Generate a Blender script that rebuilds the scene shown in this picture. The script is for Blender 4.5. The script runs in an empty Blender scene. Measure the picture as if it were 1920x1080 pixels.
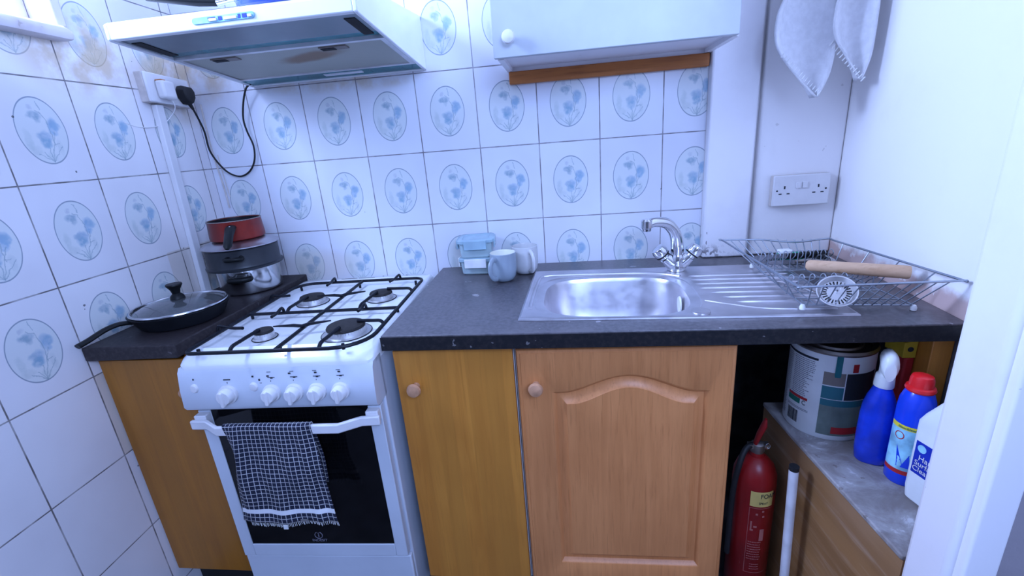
import bpy, bmesh, math, random
from mathutils import Vector, Matrix
random.seed(7)
PI = math.pi
D = bpy.data
COL = bpy.context.scene.collection
SC = bpy.context.scene

# ------------------------------------------------------------------ camera, world, light, exposure
cd = D.cameras.new('camera'); cam = D.objects.new('camera', cd); COL.objects.link(cam)
cam.location = (1.25488, -1.59989, 1.32592)
cam.rotation_euler = (1.260003, 0.0750625, 0.1036212)
cd.sensor_width = 36.0; cd.lens = 855.49 / 1920 * 36; cd.clip_start = .02
SC.camera = cam
SC.view_settings.view_transform = 'Standard'
SC.view_settings.look = 'None'
SC.view_settings.gamma = 1.0
SC.view_settings.use_curve_mapping = False
SC.view_settings.exposure = 0.60
world = D.worlds.new('world'); SC.world = world; world.use_nodes = True
wb = world.node_tree.nodes['Background']
wb.inputs['Color'].default_value = (.30, .45, 1.0, 1); wb.inputs['Strength'].default_value = .46

def area_light(name, loc, target, sx, sy, power, color):
    l = D.lights.new(name, 'AREA'); l.shape = 'RECTANGLE'; l.size = sx; l.size_y = sy
    l.energy = power; l.color = color
    o = D.objects.new(name, l); COL.objects.link(o); o.location = loc
    o.rotation_euler = (Vector(target) - Vector(loc)).to_track_quat('-Z', 'Y').to_euler()
    return o
# daylight through the window in the left wall, and an added unseen fill light behind the viewer
area_light('window_daylight', (-.30, -.80, 2.12), (1.5, -.65, 1.2), .60, .60, 60, (.425, .57, 1.0))
area_light('rear_fill_light', (2.0, -2.8, 2.2), (.2, -.2, 1.35), 1.3, .8, 42, (.36, .52, 1.0))

# ------------------------------------------------------------------ node helpers
class NX:
    """tiny expression helper for shader math"""
    def __init__(s, nt, k): s.nt = nt; s.k = k
    def _m(s, op, *a, clamp=False):
        n = s.nt.nodes.new('ShaderNodeMath'); n.operation = op; n.use_clamp = clamp
        for i, v in enumerate(a):
            if isinstance(v, NX): s.nt.links.new(v.k, n.inputs[i])
            else: n.inputs[i].default_value = v
        return NX(s.nt, n.outputs[0])
    def __add__(s, o): return s._m('ADD', s, o)
    def __radd__(s, o): return s._m('ADD', s, o)
    def __sub__(s, o): return s._m('SUBTRACT', s, o)
    def __rsub__(s, o): return s._m('SUBTRACT', o, s)
    def __mul__(s, o): return s._m('MULTIPLY', s, o)
    def __rmul__(s, o): return s._m('MULTIPLY', s, o)
    def __truediv__(s, o): return s._m('DIVIDE', s, o)
    def abs(s): return s._m('ABSOLUTE', s)
    def floor(s): return s._m('FLOOR', s)
    def fract(s): return s._m('FRACT', s)
    def sqrt(s): return s._m('SQRT', s)
    def sin(s): return s._m('SINE', s)
    def pow(s, p): return s._m('POWER', s, p)
    def max(s, o): return s._m('MAXIMUM', s, o)
    def min(s, o): return s._m('MINIMUM', s, o)
    def lt(s, o): return s._m('LESS_THAN', s, o)
    def gt(s, o): return s._m('GREATER_THAN', s, o)
    def clamp(s): return s._m('ADD', s, 0.0, clamp=True)
    def ramp(s, a, b, x=0.0, y=1.0):
        n = s.nt.nodes.new('ShaderNodeMapRange'); n.interpolation_type = 'SMOOTHSTEP'
        s.nt.links.new(s.k, n.inputs[0])
        if a > b: a, b, x, y = b, a, y, x
        n.inputs[1].default_value = a; n.inputs[2].default_value = b
        n.inputs[3].default_value = x; n.inputs[4].default_value = y
        return NX(s.nt, n.outputs[0])

def cc(c): return (c[0], c[1], c[2], 1)
def s2l(r, g, b):
    f = lambda v: (v/255/12.92 if v/255 <= .04045 else ((v/255+.055)/1.055)**2.4)
    return (f(r), f(g), f(b))
def mixc(nt, fac, a, b):
    n = nt.nodes.new('ShaderNodeMix'); n.data_type = 'RGBA'
    if isinstance(fac, NX): nt.links.new(fac.k, n.inputs[0])
    else: n.inputs[0].default_value = fac
    for i, v in ((6, a), (7, b)):
        if isinstance(v, tuple): n.inputs[i].default_value = cc(v)
        else: nt.links.new(v, n.inputs[i])
    return n.outputs[2]
def newmat(name):
    m = D.materials.new(name); m.use_nodes = True
    return m, m.node_tree, m.node_tree.nodes['Principled BSDF']
def coords(nt, kind='Object', scale=(1, 1, 1)):
    t = nt.nodes.new('ShaderNodeTexCoord'); mp = nt.nodes.new('ShaderNodeMapping')
    nt.links.new(t.outputs[kind], mp.inputs[0]); mp.inputs['Scale'].default_value = scale
    return mp.outputs[0]
def xyz(nt, kind='Object'):
    t = nt.nodes.new('ShaderNodeTexCoord'); s = nt.nodes.new('ShaderNodeSeparateXYZ')
    nt.links.new(t.outputs[kind], s.inputs[0])
    return [NX(nt, s.outputs[i]) for i in range(3)]
def noise(nt, vec, scale, detail=3, rough=.5, out=0, dist=0):
    n = nt.nodes.new('ShaderNodeTexNoise'); nt.links.new(vec, n.inputs['Vector'])
    n.inputs['Scale'].default_value = scale; n.inputs['Detail'].default_value = detail
    n.inputs['Roughness'].default_value = rough; n.inputs['Distortion'].default_value = dist
    return NX(nt, n.outputs[out])
def bump(nt, b, h, strength=.2, dist=.002):
    n = nt.nodes.new('ShaderNodeBump'); n.inputs['Strength'].default_value = strength
    n.inputs['Distance'].default_value = dist
    nt.links.new(h.k, n.inputs['Height']); nt.links.new(n.outputs[0], b.inputs['Normal'])

def plain(name, col, rough=.45, metal=0.0, vary=.12, vscale=14, trans=0.0, ior=1.45, coat=0.0, bmp=0.0, spec=.5):
    m, nt, b = newmat(name)
    c = coords(nt)
    n = noise(nt, c, vscale, 4)
    dark = tuple(v*(1-vary) for v in col); lite = tuple(min(1, v*(1+vary)) for v in col)
    nt.links.new(mixc(nt, n.ramp(.3, .7), dark, lite), b.inputs['Base Color'])
    b.inputs['Roughness'].default_value = rough; b.inputs['Metallic'].default_value = metal
    b.inputs['Transmission Weight'].default_value = trans; b.inputs['IOR'].default_value = ior
    b.inputs['Coat Weight'].default_value = coat
    b.inputs['Specular IOR Level'].default_value = spec
    if bmp: bump(nt, b, noise(nt, c, 220, 3), bmp, .001)
    return m

# ------------------------------------------------------------------ materials
def tile_material(name, axis, U0, plain_col_left=None):
    """glazed wall tiles 200 x 249 mm, each with an oval line and a blue flower spray"""
    m, nt, b = newmat(name)
    X, Y, Z = xyz(nt)
    c = coords(nt)
    U = X if axis == 'x' else Y*-1.0
    TW, TH, V0 = .2, .2489, 1.0635
    # every tile laid a hair off line
    a = (U - U0)/TW; bb = (Z - V0)/TH
    ia = a.floor(); ib = bb.floor()
    nw = noise(nt, c, 60, 3); nw2 = noise(nt, c, 75, 3, out=0)
    cmb = nt.nodes.new('ShaderNodeCombineXYZ'); nt.links.new(ia.k, cmb.inputs[0]); nt.links.new(ib.k, cmb.inputs[1])
    wn = nt.nodes.new('ShaderNodeTexWhiteNoise'); wn.noise_dimensions = '2D'
    nt.links.new(cmb.outputs[0], wn.inputs['Vector']); idn = NX(nt, wn.outputs['Value'])
    x = (a.fract() - .5)*(TW if axis == 'x' else -TW); y = (bb.fract() - .5)*TH
    edge = (x.abs() - TW/2).max(y.abs() - TH/2)
    big = noise(nt, c, 3.0, 3)
    grout = (edge + (nw - .5)*.0006).ramp(-.0022, -.0012)
    groutline = grout * noise(nt, c, 16, 4).ramp(.3, .62, .55, 1.0)
    plainmask = Z.lt(V0 - 2*TH)
    if axis != 'x':
        plainmask = plainmask.max(Z.lt(V0 - TH) * U.gt(U0 + 4*TW - TW))
    keep = 1.0 - plainmask
    r = ((x/.0575)*(x/.0575) + (y/.0775)*(y/.0775)).sqrt() + (nw - .5)*.012
    ring = (r - 1.0).abs().ramp(.012, .028, 1, 0)
    inside = r.ramp(.97, 1.0, 1, 0)
    base = mixc(nt, idn, s2l(228, 230, 240), s2l(236, 238, 246)) if axis == 'x' else mixc(nt, idn, s2l(236, 233, 236), s2l(243, 239, 240))  # left wall base is warmer and lighter, standing in for bounced light
    col = mixc(nt, (big.ramp(.35, .75))*.35, base, s2l(205, 200, 205))
    col = mixc(nt, inside*keep*.6, col, s2l(214, 222, 220))
    xx = x + (nw - .5)*.014; yy = y + (nw2 - .5)*.014
    blobs = [(-.008, .036, .015, .009, (0.286, 0.415, 0.509), 0.78), (-.004, .026, .007, .008, (0.339, 0.454, 0.526), 0.55),
             (.029, .016, .012, .014, (0.282, 0.440, 0.598), 0.83), (.026, .002, .010, .012, (0.313, 0.479, 0.637), 0.78), (.036, .013, .009, .011, (0.338, 0.496, 0.626), 0.64),
             (.002, -.014, .015, .013, (0.316, 0.460, 0.604), 0.74), (.000, -.028, .012, .012, (0.262, 0.434, 0.564), 0.78), (-.010, -.012, .009, .008, (0.347, 0.476, 0.577), 0.55),
             (-.038, -.022, .008, .022, (0.471, 0.550, 0.550), 0.41), (-.030, -.045, .014, .010, (0.515, 0.573, 0.573), 0.37),
             (.030, -.040, .007, .018, (0.537, 0.594, 0.609), 0.37), (-.012, .055, .006, .006, (0.471, 0.507, 0.593), 0.46),
             (.004, -.062, .012, .010, (0.521, 0.607, 0.593), 0.41)]
    for bx, by, rx, ry, bc, st in blobs:
        rx *= 1.12; ry *= 1.12; st = min(1.0, st*1.12)
        dd = ((xx-bx)/rx)*((xx-bx)/rx) + ((yy-by)/ry)*((yy-by)/ry)
        col = mixc(nt, dd.ramp(.1, 1.5, 1, 0)*keep*(nw2.ramp(.35, .6, .6, 1.0))*st, col, bc)
    segs = [(.003, -.075, .012, -.045), (.012, -.045, .027, -.004), (.003, -.075, .003, -.04), (.018, -.032, .030, -.030),
            (.010, .040, .018, .015), (.018, .015, .019, -.035), (-.003, .048, .010, .040),
            (.002, -.074, -.026, -.052), (.004, -.074, .036, -.036), (.002, -.072, -.012, -.050), (.006, .070, .012, .048)]
    for x1, y1, x2, y2 in segs:
        dx, dy = x2-x1, y2-y1; L2 = dx*dx+dy*dy
        px = xx-x1; py = yy-y1
        h = ((px*dx + py*dy)*(1/L2)).clamp()
        ex = px - h*dx; ey = py - h*dy
        d = (ex*ex+ey*ey).sqrt()
        col = mixc(nt, d.ramp(.0004, .0016, 1, 0)*keep*.55, col, (.25, .36, .42))
    col = mixc(nt, ring*keep*.8, col, (.20, .27, .34))
    # grease: around the sill end, the socket and under the hood
    n3 = noise(nt, c, 11, 5, .6)
    if axis == 'x':
        g1 = ((X-.02)*(X-.02)*9 + (Z-1.66)*(Z-1.66)*22).ramp(0, .5, 1, 0)
        g2 = ((X-.55)*(X-.55)*5 + (Z-1.56)*(Z-1.56)*420).ramp(0, .75, 1, 0)*.8
        grease = g1.max(g2)*n3.ramp(.35, .65)
        low = ((X-.30)*(X-.30)*14 + (Z-.93)*(Z-.93)*120).ramp(0, .8, 1, 0)*.4
        grease = grease.max(low)
    else:
        g1 = ((Y+.38)*(Y+.38)*10 + (Z-1.64)*(Z-1.64)*26).ramp(0, .5, 1, 0)
        g2 = ((Y+.05)*(Y+.05)*12 + (Z-1.60)*(Z-1.60)*20).ramp(0, .5, 1, 0)
        g3 = ((U-U0).gt(2*TW)*(U-U0).lt(3*TW)*Z.lt(V0-TH)*Z.gt(V0-2*TH))*.55
        g4 = Y.gt(-.30)*Z.lt(1.07)*.4
        grease = (g1.max(g2))*n3.ramp(.35, .62)
        grease = grease.max(g3).max(g4)
    col = mixc(nt, grease*.72, col, s2l(196, 168, 122))
    col = mixc(nt, groutline*.95, col, s2l(112, 104, 110) if axis == 'x' else s2l(98, 92, 92))
    # a few chips and dark specks
    sp = noise(nt, c, 46, 1, .3)
    col = mixc(nt, sp.gt(.835)*.8, col, (.05, .05, .06))
    nt.links.new(col, b.inputs['Base Color'])
    b.inputs['Roughness'].default_value = .22
    rr = grout.ramp(0, 1, .22, .7); nt.links.new(rr.k, b.inputs['Roughness'])
    bump(nt, b, (1.0 - grout) + big*.25, .35, .0012)
    return m

def wood(name, c1, c2, c3, scale=1.0, axis='z', rough=.42, boards=0, grain=1.0):
    m, nt, b = newmat(name)
    sc = {'z': (26, 26, 1.3), 'x': (1.3, 26, 26), 'y': (26, 1.3, 26)}[axis]
    c = coords(nt, scale=tuple(v*scale for v in sc))
    n1 = noise(nt, c, 1.0, 5, .6, dist=.6); n2 = noise(nt, c, 5.0, 4, .6)
    c0 = coords(nt); n3 = noise(nt, c0, 3.5, 3)
    col = mixc(nt, n1.ramp(.3, .7), c1, c2)
    col = mixc(nt, n2.ramp(.50, .75)*.55*grain, col, c3)
    col = mixc(nt, n3.ramp(.4, .75)*.35, col, c3)
    if boards:
        X, Y, Z = xyz(nt)
        u = {'z': X, 'x': Z, 'y': X}[axis]
        k = ((u + 5.0)/boards).floor()
        wn = nt.nodes.new('ShaderNodeTexWhiteNoise'); wn.noise_dimensions = '1D'
        nt.links.new(k.k, wn.inputs['W'])
        col = mixc(nt, NX(nt, wn.outputs['Value'])*.55, col, tuple(v*.68 for v in c1))
    nt.links.new(col, b.inputs['Base Color'])
    b.inputs['Roughness'].default_value = rough
    bump(nt, b, n2, .06, .001)
    return m

def paint(name, col, dirt=(.55, .50, .48), amount=.2, rough=.5, bmp=.12):
    m, nt, b = newmat(name)
    c = coords(nt)
    n = noise(nt, c, 5, 5, .6); n2 = noise(nt, c, 40, 3)
    cl = mixc(nt, n.ramp(.5, .8)*amount, col, dirt)
    cl = mixc(nt, n2.gt(.74)*.3, cl, tuple(v*.5 for v in dirt))
    nt.links.new(cl, b.inputs['Base Color']); b.inputs['Roughness'].default_value = rough
    bump(nt, b, noise(nt, c, 30, 5), bmp, .004)
    return m

def stained_metal(name, col, rough=.3, aniso=0.0, brush=None, metal=1.0):
    m, nt, b = newmat(name)
    c = coords(nt, scale=brush or (1, 1, 1)); c0 = coords(nt)
    n = noise(nt, c, 30, 4); n2 = noise(nt, c0, 9, 4)
    nt.links.new(mixc(nt, n2.ramp(.3, .7), tuple(v*.8 for v in col), col), b.inputs['Base Color'])
    nt.links.new((n.ramp(.2, .8, rough*.8, rough*1.3)).k, b.inputs['Roughness'])
    b.inputs['Metallic'].default_value = metal
    bump(nt, b, n, .012, .0004)
    return m

def worktop_mat():
    m, nt, b = newmat('charcoal_laminate')
    c = coords(nt)
    n = noise(nt, c, 90, 3, .6); n2 = noise(nt, c, 6, 5, .65); n3 = noise(nt, c, 34, 2, .4)
    col = mixc(nt, n.ramp(.35, .7), (.044, .041, .048), (.088, .080, .092))
    col = mixc(nt, n2.ramp(.40, .72)*.7, col, (.14, .125, .135))
    col = mixc(nt, n3.gt(.745)*.55, col, (.42, .40, .42))
    nt.links.new(col, b.inputs['Base Color'])
    nt.links.new(n2.ramp(.3, .7, .32, .44).k, b.inputs['Roughness'])
    b.inputs['Specular IOR Level'].default_value = .45
    b.inputs['Coat Weight'].default_value = .35; b.inputs['Coat Roughness'].default_value = .25
    bump(nt, b, n, .10, .0006)
    return m

M = {}
M['tile_back'] = tile_material('flower_tile_back', 'x', .1791)
M['tile_left'] = tile_material('flower_tile_left', 'y', .0413)
M['white_paint'] = paint('white_gloss_paint', s2l(242, 239, 242), amount=.18)
M['wall_paint'] = paint('white_wall_emulsion', s2l(246, 243, 244), amount=.10, rough=.6, bmp=.2)
M['wall_shade'] = plain('wall_painted_shade', (.045, .045, .052), .9, vary=.4)  # wall below the worktop, darkened in colour to stand for shade
M['room_wall'] = paint('room_wall_paint', s2l(150, 148, 150), amount=.1)
M['cupboard'] = plain('white_cupboard_foil', s2l(190, 196, 202), .35, vary=.03)
M['sill_paint'] = paint('grubby_sill_paint', s2l(220, 212, 214), dirt=s2l(150, 120, 92), amount=.8)
M['grey_wall'] = paint('grey_rough_plaster', s2l(150, 142, 148), dirt=s2l(120, 112, 116), amount=.6, rough=.85, bmp=.5)
M['worktop'] = worktop_mat()
def edge_mat(name, a, b_, c_, rough):
    m, nt, b = newmat(name); c = coords(nt); n = noise(nt, c, 90, 3, .6); n3 = noise(nt, c, 60, 2, .4)
    col = mixc(nt, n.ramp(.4, .7), a, b_); col = mixc(nt, n3.gt(.74)*.7, col, c_)
    nt.links.new(col, b.inputs['Base Color']); b.inputs['Roughness'].default_value = rough; b.inputs['Specular IOR Level'].default_value = .3
    return m
M['worktop_edge_shade'] = edge_mat('edge_painted_shade', (.010, .010, .013), (.022, .020, .022), (.20, .19, .20), .5)  # same laminate painted darker, as the front edge lacks the top's sheen
M['worktop_left'] = edge_mat('laminate_painted_shade', (.026, .020, .022), (.045, .036, .038), (.12, .11, .12), .5)  # left piece: missing sheen painted in as a darker laminate tone
M['beech'] = wood('honey_beech_laminate', (0.6789, 0.2717, 0.0422), (0.5484, 0.1986, 0.0281), (0.3917, 0.1254, 0.0169), boards=.047, grain=.7)
M['beech_dark'] = wood('brown_beech_laminate', (0.4488, 0.1667, 0.0129), (0.3478, 0.1209, 0.0086), (0.2244, 0.0708, 0.0047), boards=.055, grain=.7)
M['oak'] = wood('pink_oak_foil', (0.6992, 0.2793, 0.0984), (0.6085, 0.2319, 0.0770), (0.4402, 0.1529, 0.0471), scale=1.7, grain=1.0)
M['oak_light'] = plain('bare_wood_knob', (.56, .29, .165), .4, vary=.15, vscale=40)
M['pine'] = wood('orange_pine', (.56, .19, .040), (.44, .135, .026), (.22, .06, .012), axis='x', rough=.5)
M['beech_rod'] = wood('pale_beech_rod', (.72, .48, .31), (.62, .38, .23), (.45, .25, .13), axis='x', rough=.6)
M['plywood'] = wood('scuffed_brown_board', (.36, .18, .065), (.24, .11, .035), (.44, .30, .20), scale=.35, axis='y', rough=.6)
M['enamel'] = plain('white_enamel', s2l(206, 212, 222), .2, vary=.04, vscale=6, coat=.3)
M['enamel_bright'] = plain('bright_white_enamel', s2l(238, 240, 243), .2, vary=.03, vscale=6, coat=.3)
M['white_plastic'] = plain('white_plastic', s2l(226, 224, 226), .35, vary=.04)
M['aged_plastic'] = plain('yellowed_white_plastic', s2l(206, 196, 190), .4, vary=.1, vscale=30)
M['black_iron'] = plain('black_enamel_wire', (.004, .005, .010), .42, vary=.3, vscale=60, spec=.3)
M['burner_cap'] = plain('matt_black_burner_cap', (.014, .012, .012), .75, vary=.35, vscale=90)
M['aluminium'] = stained_metal('cast_aluminium', (.72, .71, .72), .42)
M['oven_glass'] = plain('black_oven_glass', (.004, .004, .005), .07, vary=.3, spec=.45)
M['dark'] = plain('dark_gap', (.012, .012, .014), .8)
M['steel'] = stained_metal('brushed_steel', (.66, .64, .68), .34)
M['chrome'] = stained_metal('chrome', (.82, .83, .86), .07)
M['polished'] = stained_metal('polished_pan_steel', (.66, .66, .68), .16)
M['wire'] = stained_metal('grey_wire', (.42, .46, .52), .38)
M['non_stick'] = plain('black_non_stick', (.009, .010, .013), .45, vary=.3, spec=.35)
M['grey_pan'] = plain('dark_grey_pan_side', (.024, .027, .033), .4, vary=.2)
M['bakelite'] = plain('black_bakelite', (.005, .006, .007), .42, spec=.3)
M['red_pan'] = None
M['black_plastic'] = plain('black_plastic', (.008, .009, .011), .45)
M['glass'] = plain('clear_glass', (.93, .97, .97), .03, trans=1.0, vary=.01)
M['pane'] = plain('window_glass', (.9, .95, .97), .03, vary=.01); M['pane'].node_tree.nodes['Principled BSDF'].inputs['Alpha'].default_value = .12
M['lid_glass'] = plain('smoked_lid_glass', (.70, .74, .76), .05, trans=.92, vary=.02)
M['box_plastic'] = plain('pale_blue_clear_plastic', (.78, .94, 1.0), .12, trans=.6, vary=.05, ior=1.3)
M['clip_plastic'] = plain('frosted_blue_clip', (.58, .80, .93), .25, trans=.45)
M['mug_grey'] = plain('grey_glazed_stoneware', (.30, .36, .42), .22, vary=.08)
M['mug_inside'] = plain('cream_glaze', (.80, .80, .70), .25, vary=.05)
M['mug_white'] = plain('off_white_glaze', (.60, .60, .61), .22, vary=.06)
M['blue_bottle'] = plain('cobalt_blue_plastic', (.010, .050, .62), .22, vary=.25, vscale=18, coat=.3)
M['blue_bottle2'] = plain('bright_blue_plastic', (.010, .060, .70), .25, vary=.1, coat=.2)
M['red_cap'] = plain('red_plastic', (.75, .015, .02), .28, coat=.3)
M['milky'] = plain('milky_white_plastic', (.82, .85, .86), .35, vary=.05)
M['ink_blue'] = plain('blue_label_ink', (.005, .03, .42), .5)
M['pale_blue'] = plain('pale_blue_label', (.28, .58, .80), .45, vary=.4, vscale=25)
M['yellow'] = plain('yellow_print', (.80, .66, .05), .5)
M['mustard'] = plain('mustard_card', (.60, .42, .03), .55)
M['red_print'] = plain('red_print', (.45, .02, .025), .5)
M['ink'] = plain('dark_print', (.02, .025, .035), .6)
M['grey_ink'] = plain('grey_small_print', (.20, .19, .24), .6)
M['green_print'] = plain('dark_green_print', (.01, .16, .12), .5)
M['teal_print'] = plain('teal_print', (.03, .16, .20), .5)
M['taupe_print'] = plain('taupe_print', (.22, .19, .17), .5)
M['sage_print'] = plain('sage_grey_print', (.16, .21, .19), .5, vary=.3)
M['label_white'] = plain('white_print', (.8, .8, .8), .5)
M['pale_ink'] = plain('pale_red_print', (.42, .14, .12), .5)
M['tin'] = stained_metal('dull_tin', (.40, .36, .33), .4)
M['ext_red'] = plain('extinguisher_red', (.25, .007, .008), .35, vary=.2, vscale=8)
M['cream'] = plain('cream_label', (.62, .46, .14), .5)
M['rubber'] = plain('black_rubber', (.01, .01, .012), .6)
M['pipe'] = plain('white_pipe', s2l(214, 212, 218), .35)
M['sponge_green'] = plain('green_scourer', (.02, .42, .25), .9)
M['sponge_white'] = plain('white_sponge', (.85, .85, .82), .9, bmp=.5)
M['towel_white'] = plain('white_terry_cloth', s2l(228, 228, 232), .95, vary=.05, vscale=60, bmp=.8)
M['floor'] = plain('dark_vinyl_floor', (.09, .08, .085), .5, vary=.3)
M['ceiling'] = plain('ceiling_white', s2l(225, 222, 220), .8, vary=.03)
M['blue_enamel'] = plain('deep_blue_enamel', (.03, .07, .33), .2, coat=.4)
M['led_strip'] = plain('frosted_lamp_cover', (.75, .76, .80), .4)

def red_pan_mat():
    m, nt, b = newmat('scorched_red_enamel')
    c = coords(nt); n = noise(nt, c, 14, 5, .6); X, Y, Z = xyz(nt)
    sc = (X*-1.0 - Y*.3).ramp(.0, .09)
    col = mixc(nt, n.ramp(.35, .7), (.17, .010, .007), (.27, .018, .009))
    col = mixc(nt, (n.ramp(.35, .6))*sc*.9, col, (.03, .012, .01))
    nt.links.new(col, b.inputs['Base Color']); b.inputs['Roughness'].default_value = .35
    return m
M['red_pan'] = red_pan_mat()
def greasy(name, base, stain, cx, cy):
    m, nt, b = newmat(name); c = coords(nt); X, Y, Z = xyz(nt)
    n = noise(nt, c, 7, 5, .6); f = noise(nt, c, 3, 3)
    s = ((X-cx)*(X-cx)*48 + (Y-cy + (X-cx)*.25)*(Y-cy + (X-cx)*.25)*420 + (n-.5)*1.5).ramp(.1, .9, 1, 0)
    mesh = (X*900.0).sin()*(Y*900.0).sin()
    col = mixc(nt, f.ramp(.3, .7)*.5, base, tuple(v*.8 for v in base))
    col = mixc(nt, s*.85, col, stain)
    nt.links.new(col, b.inputs['Base Color']); b.inputs['Roughness'].default_value = .45; b.inputs['Metallic'].default_value = .35
    bump(nt, b, mesh, .15, .0005)
    return m
M['filter'] = greasy('greasy_hood_filter', (.42, .42, .36), (.22, .11, .04), .045, .005)
M['hood_under'] = plain('grey_blue_hood_underside', (.16, .20, .22), .3, metal=.4, vary=.15, vscale=5)
M['hood_teal'] = plain('teal_hood_strip', (.02, .22, .26), .25, metal=.3, vary=.3, vscale=5)

def checked_mat():
    m, nt, b = newmat('navy_checked_cotton')
    t = nt.nodes.new('ShaderNodeTexCoord'); s = nt.nodes.new('ShaderNodeSeparateXYZ')
    nt.links.new(t.outputs['UV'], s.inputs[0])
    u = NX(nt, s.outputs[0]); v = NX(nt, s.outputs[1])
    P = .0125
    lu = ((u/P).fract()-.5).abs().gt(.440); lv = ((v/P).fract()-.5).abs().gt(.440)
    line = lu.max(lv)
    band = (v.gt(.262))*(v.lt(.2755))
    n = noise(nt, coords(nt), 300, 2)
    col = mixc(nt, n, (.006, .008, .022), (.012, .016, .045))
    col = mixc(nt, line*.85, col, (.62, .62, .64))
    col = mixc(nt, band*.95, col, (.80, .80, .82))
    nt.links.new(col, b.inputs['Base Color']); b.inputs['Roughness'].default_value = .95
    bump(nt, b, line, .3, .001)
    return m
M['check'] = checked_mat()
def right_wall_mat():
    m, nt, b = newmat('right_wall_paint'); c = coords(nt); X, Y, Z = xyz(nt)
    n = noise(nt, c, 6, 5, .6); n2 = noise(nt, c, 22, 4, .6)
    low = (Z + (n2-.5)*.05).ramp(.925, .955, 1, 0)*Z.gt(.89)
    col = mixc(nt, n.ramp(.5, .8)*.10, s2l(248, 245, 244), s2l(205, 195, 195))
    col = mixc(nt, low*.8, col, s2l(190, 150, 140))
    col = mixc(nt, low*n2.gt(.62)*.6, col, s2l(240, 235, 235))
    under = Z.lt(.87)  # shade below the worktop, painted into the wall colour
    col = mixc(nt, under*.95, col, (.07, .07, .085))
    nt.links.new(col, b.inputs['Base Color']); b.inputs['Roughness'].default_value = .6
    bump(nt, b, noise(nt, c, 18, 5), .18, .004)
    return m
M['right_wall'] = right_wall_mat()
def boxing_mat():
    m, nt, b = newmat('flaking_gloss_paint'); c = coords(nt); X, Y, Z = xyz(nt)
    n = noise(nt, c, 70, 4, .65); n2 = noise(nt, c, 8, 4)
    low = Z.ramp(.915, .955, 1, 0)*X.ramp(1.735, 1.80, 1, .15)
    edge = X.lt(1.724)*Z.lt(.99)*noise(nt, c, 30, 2).gt(.62)
    col = mixc(nt, n2.ramp(.5, .8)*.12, s2l(244, 241, 244), s2l(185, 175, 180))
    col = mixc(nt, (n.gt(.52)*low).max(edge)*.85, col, s2l(95, 85, 95))
    nt.links.new(col, b.inputs['Base Color']); b.inputs['Roughness'].default_value = .4
    bump(nt, b, noise(nt, c, 25, 4), .12, .003)
    return m
M['boxing'] = boxing_mat()
def ledge_mat():
    m, nt, b = newmat('dusty_concrete_ledge'); c = coords(nt)
    n = noise(nt, c, 9, 6, .65, dist=1.2); n2 = noise(nt, c, 50, 4)
    col = mixc(nt, n.ramp(.35, .65), (.24, .21, .20), (.42, .40, .40))
    col = mixc(nt, n.ramp(.58, .66)*.7, col, (.72, .72, .74))
    col = mixc(nt, n2.gt(.70)*.5, col, (.12, .08, .06))
    nt.links.new(col, b.inputs['Base Color']); b.inputs['Roughness'].default_value = .85
    bump(nt, b, n2, .3, .003)
    return m
M['ledge'] = ledge_mat()

# ------------------------------------------------------------------ mesh helpers
def wloc(o):
    v = Vector((0, 0, 0))
    while o is not None: v += o.location; o = o.parent
    return v
def add(name, bm, mat, parent=None, world=True, smooth=False, bev=0, seg=2, sub=0, solid=0, auto=True):
    """link bm as one mesh object. world=True: vertices are in world space and are moved into the parent's space."""
    me = D.meshes.new(name)
    if parent is not None and world:
        bmesh.ops.translate(bm, verts=bm.verts, vec=-wloc(parent))
    bmesh.ops.recalc_face_normals(bm, faces=bm.faces)
    bm.to_mesh(me); bm.free()
    o = D.objects.new(name, me); COL.objects.link(o)
    mats = mat if isinstance(mat, (list, tuple)) else [mat]
    for mm in mats: me.materials.append(mm)
    if parent is not None: o.parent = parent
    if solid:
        md = o.modifiers.new('solid', 'SOLIDIFY'); md.thickness = solid; md.offset = 0
    if bev:
        md = o.modifiers.new('bevel', 'BEVEL'); md.width = bev; md.segments = seg; md.limit_method = 'ANGLE'; md.angle_limit = math.radians(40)
    if sub:
        md = o.modifiers.new('sub', 'SUBSURF'); md.levels = sub; md.render_levels = sub
    if smooth or bev:
        for p in me.polygons: p.use_smooth = True
        if auto:
            bpy.context.view_layer.objects.active = o
            try: me.set_sharp_from_angle(angle=math.radians(38))
            except Exception: pass
    return o
def tag(o, label=None, cat=None, group=None, kind=None):
    if label: o['label'] = label
    if cat: o['category'] = cat
    if group: o['group'] = group
    if kind: o['kind'] = kind
    return o
def thing(name, label, cat, loc=(0, 0, 0), rot=0, group=None):
    o = D.objects.new(name, None); COL.objects.link(o); o.empty_display_size = .05
    o.location = loc; o.rotation_euler = (0, 0, rot) if not isinstance(rot, tuple) else rot
    return tag(o, label, cat, group)
def struct(name, bm, mat, **k):
    o = add(name, bm, mat, None, **k); o['kind'] = 'structure'; return o
def B(): return bmesh.new()
def box(bm, x0, x1, y0, y1, z0, z1, mi=0):
    vs = [bm.verts.new((x, y, z)) for x in (x0, x1) for y in (y0, y1) for z in (z0, z1)]
    q = [(0, 1, 3, 2), (4, 6, 7, 5), (0, 4, 5, 1), (2, 3, 7, 6), (0, 2, 6, 4), (1, 5, 7, 3)]
    for f in q: bm.faces.new([vs[i] for i in f]).material_index = mi
    return vs
def bx(*a):
    bm = B(); box(bm, *a); return bm
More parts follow.
